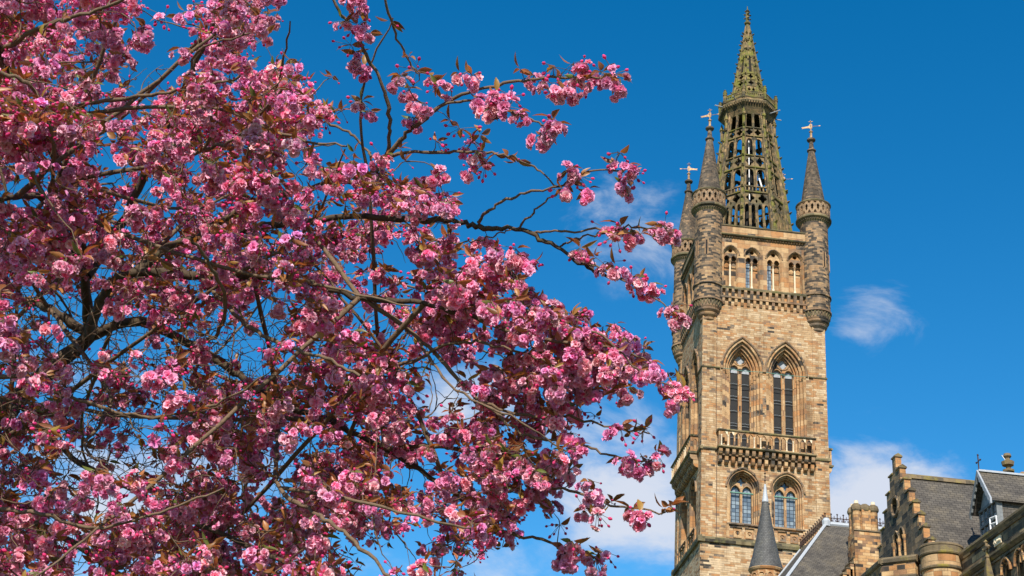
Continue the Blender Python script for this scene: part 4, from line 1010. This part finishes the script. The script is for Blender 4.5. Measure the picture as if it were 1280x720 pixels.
# ---- skeleton, traced as branches with a distance from the eye at every point
def A3(pts): return [np.array(at(x, y, d)) for x, y, d in pts]
def smooth(pts, n=6, jit=0.0):
    pts = [np.array(p) for p in pts]; P_ = [2*pts[0]-pts[1]]+pts+[2*pts[-1]-pts[-2]]; out = []
    for i in range(1, len(P_)-2):
        p0, p1, p2, p3 = P_[i-1:i+3]
        for k in range(n):
            t_ = k/n; out.append(.5*((2*p1)+(-p0+p2)*t_+(2*p0-5*p1+4*p2-p3)*t_**2+(-p0+3*p1-3*p2+p3)*t_**3))
    out.append(pts[-1]); out = np.array(out)
    if jit: out[1:-1] += rng.normal(0, jit, (len(out)-2, 3))
    return out
crotch = (112, 420, 7.1)
LIMBS = [  # (points, radius at start, radius at end)
 ([crotch, (103, 320, 6.4), (82, 225, 6.0), (45, 150, 5.7), (0, 65, 5.4), (-40, -20, 5.2)], .085, .018),
 ([crotch, (128, 372, 6.3), (165, 342, 6.0), (250, 345, 5.9), (330, 345, 5.8), (380, 352, 5.6), (450, 372, 5.5), (530, 380, 5.3), (600, 400, 5.2)], .07, .012),
 ([crotch, (175, 402, 6.9), (240, 432, 6.8), (300, 470, 6.6), (350, 505, 6.5), (410, 525, 6.3), (480, 560, 6.0), (560, 610, 5.7), (640, 650, 5.5)], .08, .012),
 ([crotch, (60, 385, 7.2), (20, 372, 7.5), (-60, 350, 7.6), (-150, 300, 7.6)], .07, .025),
 ([(20, 500, 7.1), (10, 545, 6.6), (-10, 540, 6.2), (-80, 520, 5.8)], .05, .02),
 ([(103, 330, 6.4), (60, 255, 6.0), (20, 246, 5.6), (-40, 252, 5.2)], .035, .018),
 ([(108, 345, 6.4), (150, 280, 6.6), (190, 200, 6.5), (225, 120, 6.3), (262, 40, 6.2), (290, -40, 6.2)], .055, .012),
 ([(165, 342, 6.0), (230, 300, 6.0), (320, 285, 5.9), (430, 272, 5.7), (520, 275, 5.5), (570, 277, 5.4), (605, 285, 5.35), (645, 287, 5.3), (685, 303, 5.25), (715, 322, 5.2), (750, 341, 5.15), (790, 352, 5.1), (815, 366, 5.1)], .035, .004),
 ([(250, 290, 6.0), (330, 250, 5.9), (420, 228, 5.8), (452, 228, 5.7), (478, 205, 5.6), (487, 165, 5.55), (481, 115, 5.5), (458, 68, 5.5), (436, 30, 5.5), (408, -10, 5.5)], .022, .005),
 ([(478, 205, 5.6), (500, 175, 5.5), (522, 155, 5.45), (562, 125, 5.35), (622, 107, 5.3), (680, 97, 5.2), (740, 98, 5.15), (770, 99, 5.1)], .011, .003),
 ([(522, 155, 5.45), (560, 128, 5.3), (610, 128, 5.2), (640, 140, 5.1), (665, 150, 5.05), (690, 160, 5.0)], .006, .003),
 ([(470, -30, 5.3), (492, 35, 5.35), (512, 78, 5.4), (524, 95, 5.4)], .006, .003),
 ([(455, 228, 5.7), (490, 195, 5.5), (560, 190, 5.4), (615, 190, 5.3), (660, 205, 5.3), (697, 233, 5.25)], .009, .003),
 ([(355, 150, 6.0), (400, 152, 5.9), (440, 168, 5.8), (460, 190, 5.75), (466, 212, 5.7)], .006, .005),
 ([(598, 278, 5.35), (612, 262, 5.3), (650, 244, 5.25), (690, 235, 5.2), (735, 215, 5.15), (790, 212, 5.1)], .007, .003),
 ([(645, 287, 5.3), (668, 262, 5.25), (700, 238, 5.2)], .005, .003),
 ([(660, 290, 5.3), (700, 289, 5.2), (760, 286, 5.15), (800, 284, 5.1), (832, 288, 5.1)], .005, .003),
 ([(700, 308, 5.25), (720, 298, 5.2), (755, 292, 5.15), (795, 290, 5.1)], .004, .003),
 ([(560, 305, 5.4), (600, 300, 5.35), (630, 290, 5.3), (655, 285, 5.3)], .003, .003),
 ([(540, 350, 5.4), (580, 340, 5.3), (610, 325, 5.25), (645, 330, 5.2)], .005, .003),
 ([(600, 400, 5.2), (660, 420, 5.15), (720, 430, 5.1), (770, 435, 5.1), (805, 448, 5.1)], .010, .003),
 ([(560, 380, 5.3), (640, 385, 5.2), (700, 400, 5.1), (760, 425, 5.0), (800, 465, 5.0), (842, 485, 5.0)], .007, .0025),
 ([(715, 322, 5.2), (770, 345, 5.1), (815, 372, 5.05), (848, 390, 5.0)], .004, .0025),
 ([(450, 372, 5.5), (520, 420, 5.4), (570, 470, 5.3), (600, 500, 5.3), (660, 520, 5.2), (720, 523, 5.15), (780, 538, 5.1), (812, 542, 5.1)], .012, .003),
 ([(600, 500, 5.3), (660, 545, 5.2), (710, 550, 5.15), (750, 565, 5.1), (790, 576, 5.1), (815, 575, 5.1)], .007, .003),
 ([(480, 560, 6.0), (560, 560, 5.6), (620, 580, 5.4), (670, 605, 5.3), (720, 615, 5.2), (770, 632, 5.1), (832, 640, 5.05)], .012, .003),
 ([(560, 610, 5.7), (620, 660, 5.5), (680, 675, 5.4), (720, 690, 5.3), (755, 698, 5.3)], .009, .003),
 ([(430, 560, 5.8), (470, 470, 5.6), (520, 450, 5.4), (560, 430, 5.3), (610, 430, 5.2), (680, 450, 5.1), (720, 470, 5.1)], .01, .003),
 ([(520, 420, 5.4), (560, 480, 5.1), (640, 520, 4.9), (700, 560, 4.9)], .006, .003),
 ([(350, 505, 6.5), (345, 570, 5.7), (350, 610, 5.2), (390, 640, 4.9), (430, 665, 4.7), (480, 715, 4.5), (520, 760, 4.4)], .011, .005),
 ([(350, 610, 5.2), (420, 620, 4.9), (500, 640, 4.8), (580, 660, 4.8)], .008, .004),
 ([(240, 432, 6.8), (268, 420, 5.6), (282, 380, 5.0), (262, 330, 4.8), (240, 300, 4.7)], .012, .005),
 ([(0, 90, 5.0), (40, 110, 5.0), (62, 160, 5.1), (68, 200, 5.3), (62, 240, 5.6)], .007, .012),
 ([(-60, 480, 5.5), (20, 470, 5.3), (100, 500, 5.2), (180, 520, 5.1), (270, 505, 5.0), (330, 470, 4.9)], .010, .003),
 ([(-60, 640, 5.2), (40, 640, 5.0), (120, 660, 4.9), (200, 640, 4.8), (280, 610, 4.8)], .009, .003),
 ([(20, 500, 7.0), (90, 570, 6.8), (180, 620, 6.3), (260, 660, 5.8), (350, 700, 5.4), (440, 740, 5.2)], .03, .012),
 ([(-60, 590, 7.0), (40, 650, 6.6), (150, 720, 6.2), (200, 790, 5.6), (260, 860, 5.2)], .04, .015),
 ([(45, 150, 5.7), (110, 130, 5.4), (180, 120, 5.2), (250, 110, 5.0), (300, 95, 4.9)], .012, .004),
 ([(190, 200, 6.5), (250, 190, 5.9), (300, 170, 5.5), (345, 120, 5.3), (370, 100, 5.2)], .012, .004),
 ([(250, 345, 5.9), (300, 400, 5.3), (350, 430, 5.0), (400, 445, 4.9), (450, 470, 4.8)], .012, .005),
 ([(262, 40, 6.2), (300, 10, 5.9), (325, -30, 5.8)], .008, .005), ([(0, 65, 5.4), (60, 30, 5.2), (130, 10, 5.1), (190, -20, 5.0)], .012, .005),
]
for k in range(34):                                   # limbs inside the crown that no trace covers
    L0 = LIMBS[rng.integers(0, 7)][0]; i0 = rng.integers(1, len(L0)-1); s = L0[i0]
    e = (rng.uniform(-250, 520), rng.uniform(-160, 820), rng.uniform(4.7, 9.0))
    mid = ((s[0]*.5+e[0]*.5)+rng.normal(0, 35), (s[1]*.5+e[1]*.5)+rng.normal(0, 35), s[2]*.45+e[2]*.55)
    mid2 = ((s[0]*.2+e[0]*.8)+rng.normal(0, 20), (s[1]*.2+e[1]*.8)+rng.normal(0, 20)-12, s[2]*.2+e[2]*.8)
    LIMBS.append(([s, mid, mid2, e], rng.uniform(.010, .02), .003))
NP, NT, NR = [], [], []                                # skeleton nodes: position, tangent, radius
for k, (pts, r0, r1) in enumerate(LIMBS):
    r0 = r0 if r0 < .012 else min(.028, .010+(r0-.012)*.36); r1 = min(r1, .008)
    c = smooth(A3(pts), 7, .0035 if r0 < .03 else .008)
    t_ = np.linspace(0, 1, len(c)); rad = r0+(r1-r0)*t_**.8; rad = rad*(1+.1*np.sin(t_*40+k))
    V, F = tubeq(c-TO, rad, 12 if r0 > .03 else 7)
    o = npmesh('branch', V, F, np.zeros(len(F)), None, ['bark' if r0 > .016 else 'twig'], tree)
    g_ = np.gradient(c, axis=0); g_ /= np.linalg.norm(g_, axis=1)[:, None]
    NP += list(c); NT += list(g_); NR += list(rad)
cr = np.array(at(*crotch)); base = TO.copy()
c = smooth([base+[0, 0, -.1], base+[-.02, .0, .8], base+[.0, .03, 1.6], np.array(at(-150, 760, 6.8)), np.array(at(-70, 600, 7.0)), np.array(at(20, 500, 7.1)), cr], 6, .006)
V, F = tubeq(c-TO, np.interp(np.linspace(0, 1, len(c)), [0, .06, .2, .6, 1], [.2, .13, .11, .075, .034]), 18)
npmesh('trunk', V, F, np.zeros(len(F)), None, ['bark'], tree)
# ---- where the blossom sits
DENSE = [(-330, -260), (120, -160), (150, -30), (165, 35), (205, 82), (262, 70), (262, -60), (322, -60), (332, 62), (375, 108), (388, 150), (372, 192), (440, 218), (528, 216), (560, 250), (540, 292),
         (575, 330), (640, 368), (700, 388), (760, 425), (812, 452), (745, 480), (712, 525), (716, 590), (676, 606), (655, 650), (600, 720), (560, 880), (-330, 900)]
def inside(x, y, P=DENSE):
    r_ = False; j = len(P)-1
    for i in range(len(P)):
        if (P[i][1] > y) != (P[j][1] > y) and x < (P[j][0]-P[i][0])*(y-P[i][1])/(P[j][1]-P[i][1])+P[i][0]: r_ = not r_
        j = i
    return r_
GAPS = [(535, 492, 42, .93), (590, 475, 30, .8), (480, 505, 28, .7), (668, 560, 26, .8), (560, 588, 28, .7), (618, 660, 40, .7), (640, 410, 18, .5), (60, 400, 50, .6), (30, 430, 50, .6), (140, 480, 60, .75),
        (250, 470, 60, .7), (200, 400, 40, .6), (100, 350, 50, .55), (180, 560, 45, .5), (350, 560, 40, .55), (400, 470, 40, .5), (180, 150, 26, .6), (210, 100, 36, .9), (235, 30, 34, .85), (170, 60, 24, .5), (330, 215, 20, .6), (60, 180, 22, .6), (130, 225, 20, .6), (395, 330, 20, .6), (480, 310, 22, .7), (455, 520, 26, .7), (408, 170, 24, .9), (440, 330, 26, .4), (330, 640, 40, .45), (495, 395, 18, .5), (470, 690, 35, .6),
        (60, 580, 60, .4), (20, 700, 40, .4), (100, 640, 30, .5), (250, 380, 30, .5)]
CL = []                                                # (position, kind, scale)
nrand = 0
while nrand < 7000:                                    # drifts of clusters strung along shoots
    x, y = rng.uniform(-330, 815), rng.uniform(-260, 900)
    if not inside(x, y): continue
    out = x < -30 or y < -30 or y > 745
    if out and rng.random() < (.8 if y < -30 else .5): continue
    core = math.exp(-((x-150)/230)**2-((y-470)/140)**2)          # the shaded twiggy heart of the crown
    if rng.random() < core*.22: continue
    skip = False
    for gx, gy, gr_, gp_ in GAPS:
        if (x-gx)**2+(y-gy)**2 < gr_**2 and rng.random() < gp_: skip = True
    if skip: continue
    # broad masses and hollows: sums of a few waves through the crown
    wv = math.sin(x/31+1.3*math.sin(y/47))+math.sin(y/27+1.1*math.sin(x/53)+2)+.8*math.sin((x+y)/71+.7)
    if rng.random() > .55+.24*wv: continue
    edge = max(0, min(1, (x-330)/400))
    d = rng.uniform(4.75, 8.4)*(1-edge)+rng.uniform(5.0, 5.7)*edge
    if edge > .3 and rng.random() < edge*.38: continue
    q0 = rng.random(); mood = 0 if q0 < .6 else 1 if q0 < .85 else 2
    dr = rng.normal(size=3); dr[2] *= .6; dr /= np.linalg.norm(dr); c_ = np.array(at(x, y, d)); m_ = rng.integers(3, 12)
    for j in range(m_):
        q = rng.random()
        kind = (0 if q < .72 else 1 if q < .88 else 3) if mood == 0 else (0 if q < .3 else 1 if q < .7 else 2 if q < .82 else 3) if mood == 1 else (1 if q < .2 else 2 if q < .55 else 3)
        pp = c_+dr*(j-m_/2)*rng.uniform(.02, .05)+rng.normal(0, .038, 3)
        CL.append((pp, kind, rng.uniform(.72, 1.16))); nrand += 1
OUT = """445,5,0 432,30,1 448,35,0 462,45,1 455,18,3 446,70,0 455,88,0 438,60,2 500,98,0 512,115,0 541,100,0 526,132,0 516,150,0 548,112,3 560,108,0 575,95,1 590,98,0 602,126,0 620,120,0 635,137,0 650,143,0
612,138,0 640,125,1 650,90,3 668,98,0 680,108,0 692,88,2 712,115,0 720,100,0 727,88,0 738,105,0 715,84,2 752,94,1 768,97,0 776,104,0 700,118,1 690,152,0 680,168,0 694,160,0 575,165,2 590,180,1 600,195,0 590,215,1
606,210,2 600,172,3 530,230,0 540,250,0 555,244,0 526,266,0 710,215,0 705,240,0 724,225,1 735,240,0 716,232,3 775,195,2 785,210,0 790,222,1 770,206,1 782,230,0 757,290,1 775,285,0 790,290,0 801,296,1 770,298,2
830,288,0 838,292,0 823,283,0 735,320,0 745,326,3 725,314,1 760,332,0 770,336,1 800,352,0 808,360,0 816,367,0 790,350,2 640,325,0 655,325,0 666,331,1 645,315,2 640,342,1 850,389,0 842,385,0 848,398,0 846,484,0 838,476,0
853,492,0 842,497,0 775,538,1 790,542,3 806,540,2 795,580,0 780,575,0 810,578,0 822,571,1 736,605,0 742,617,0 730,640,0 746,646,1 765,632,3 800,646,0 790,641,0 830,640,3 838,637,3 705,690,0 715,680,0 722,696,0 745,700,0
756,694,1 400,135,0 410,140,0 405,150,1 395,210,0 410,212,0 425,215,0 440,205,1 385,205,0 730,470,0 760,465,0 790,445,0 805,440,0 812,455,0 770,440,0 750,450,0 735,430,0 780,425,1 720,415,0 670,380,1 690,385,0
715,400,1 690,640,3 700,660,2 512,75,3 520,92,2 487,30,3 635,200,3 646,205,3 545,260,0 500,240,0 480,250,0 460,240,1 565,352,0 585,360,0 600,345,1 610,380,0 500,190,3 545,180,2 563,155,3 470,225,3 660,395,1 725,455,0
742,490,1 700,500,0 722,510,0 690,520,1 715,545,0 700,570,0 712,590,1 335,20,0 318,5,0 330,50,1 330,-12,0 345,90,0 372,98,1 205,25,2 232,18,1 250,40,2 640,380,0 620,395,0 655,410,0 680,425,0 700,430,0 660,440,0""".split()
LP = np.array([[640+FPX*np.dot(p-np.array(CAM), np.array(rt))/np.dot(p-np.array(CAM), np.array(fw)), 360-FPX*np.dot(p-np.array(CAM), np.array(up))/np.dot(p-np.array(CAM), np.array(fw)), np.linalg.norm(p-np.array(CAM))] for p in NP])
for s in OUT:
    x, y, k = map(int, s.split(','))
    i = np.argmin((LP[:, 0]-x)**2+(LP[:, 1]-y)**2+((LP[:, 2]-5.3)*25)**2)
    CL.append((np.array(at(x, y-4, min(LP[i, 2], 5.8)+rng.normal(0, .05))), k, rng.uniform(.95, 1.25)))
for (xa, ya), (xb, yb), sg, n in (((600, 365), (796, 446), 15, 66), ((560, 420), (700, 440), 22, 24), ((560, 620), (640, 600), 22, 40), ((640, 570), (715, 580), 14, 26), ((560, 545), (640, 560), 16, 26), ((590, 300), (640, 360), 14, 14), ((420, 215), (560, 250), 14, 40)):
    for _ in range(n):
        t_ = rng.random(); q = rng.random()
        CL.append((np.array(at(xa+(xb-xa)*t_+rng.normal(0, sg), ya+(yb-ya)*t_+rng.normal(0, sg), rng.uniform(4.95, 5.7))), 0 if q < .66 else 1 if q < .86 else 3, rng.uniform(.75, 1.05)))
# ---- twigs: each cluster hangs from a curved twig grown out of the nearest wood
cap = 140000; P_ = np.zeros((cap, 3)); T_ = np.zeros((cap, 3)); nn_ = len(NP); P_[:nn_] = NP; T_[:nn_] = NT; first = nn_
pos = np.array([c[0] for c in CL]); 
dmin = np.array([np.min(np.linalg.norm(P_[:nn_]-p, axis=1)) for p in pos]); order = np.argsort(dmin)
tw = NB()
def grow(p, rt0=.0016, bare=False):
    global nn_
    dv = p-P_[:nn_]; dist = np.linalg.norm(dv, axis=1)+1e-6
    al = np.einsum('ij,ij->i', dv, T_[:nn_])/dist
    cost = dist*(1.35-.45*al); i = int(np.argmin(cost)); a = P_[i]; L_ = dist[i]
    if L_ < .01: return None
    t0_ = T_[i]*np.sign(al[i]+.3)
    m1 = a+t0_*L_*.42+rng.normal(0, .05*L_, 3); m2 = a+dv[i]*.72+rng.normal(0, .07*L_, 3)+np.array([0, 0, .07*L_])
    n = max(4, int(L_/.028)); t_ = np.linspace(0, 1, n+1)[:, None]
    c_ = (1-t_)**3*a+3*(1-t_)**2*t_*m1+3*(1-t_)*t_**2*m2+t_**3*p
    c_[1:-1] += rng.normal(0, .0028, (n-1, 3))
    r0 = min(.0065, rt0+.0075*L_); rad = r0+(rt0*.75-r0)*t_[:, 0]; rad *= 1+.18*rng.random(len(rad))
    V, F = tubeq(c_-TO, rad, 5 if L_ > .12 else 4); tw.add(V, F, 0, (.2, .2, .2))
    g_ = np.gradient(c_, axis=0); g_ /= np.linalg.norm(g_, axis=1)[:, None]+1e-9
    k = n; P_[nn_:nn_+k] = c_[1:]; T_[nn_:nn_+k] = g_[1:]; nn_ += k
    return g_[-1]
tips = {}
for i in order: tips[i] = grow(pos[i])
nb_ = 0
while nb_ < 4600:                                      # bare criss-crossing twigs
    x, y = rng.uniform(-60, 760), rng.uniform(-60, 790)
    if not inside(x, y): continue
    if x > 420 and rng.random() < .8: continue
    if nb_ > 1500 and math.exp(-((x-160)/240)**2-((y-470)/150)**2) < rng.random()*.9: continue
    d = rng.uniform(4.9, 8.4); grow(np.array(at(x, y, d)), .0013); nb_ += 1
V, F, mi, col = tw.get()
o = npmesh('twigs', V, F, mi, None, ['twig'], tree); o['kind'] = 'stuff'
# ---- blossom: the hundred clusters that show largest are parts, the rest is one mass
C0 = np.array(CAM)
def scr(p):
    d = p-C0; z = d@np.array(fw); return 640+FPX*(d@np.array(rt))/z, 360-FPX*(d@np.array(up))/z, z
inf = []
for i, (p, k, s) in enumerate(CL):
    x, y, z = scr(p)
    if 0 < x < 1280 and 0 < y < 720 and k < 2: inf.append((z*(1.0 if k == 0 else 1.25)-(.8 if i >= nrand else 0), i))
top = set(i for _, i in sorted(inf)[:100])
mass = NB()
for i, (p, k, s) in enumerate(CL):
    tpl = TPL[k][rng.integers(len(TPL[k]))]
    Rm = rotz(rng.uniform(-.9, .9)); tl = rng.normal(0, .35, 2)
    cx_, sx_ = math.cos(tl[0]), math.sin(tl[0]); Rm = np.array([[1, 0, 0], [0, cx_, -sx_], [0, sx_, cx_]])@Rm
    V = tpl[0]@Rm.T*s; col = tpl[3]*np.array([1, rng.uniform(.85, 1.15), rng.uniform(.92, 1.08)])*rng.uniform(.88, 1.05)
    if i in top:
        o = npmesh('blossom_cluster', V, tpl[1], tpl[2], col, ['petal', 'leaf', 'stalk'], tree); o.location = p-TO
    else: mass.V.append(V+(p-TO)); mass.F.append(tpl[1]+mass.n); mass.M.append(tpl[2]); mass.C.append(col); mass.n += len(V)
V, F, mi, col = mass.get()
o = npmesh('blossoms', V, F, mi, col, ['petal', 'leaf', 'stalk'], tree); o['kind'] = 'stuff'
print('blossom faces', len(F), 'twig nodes', nn_)
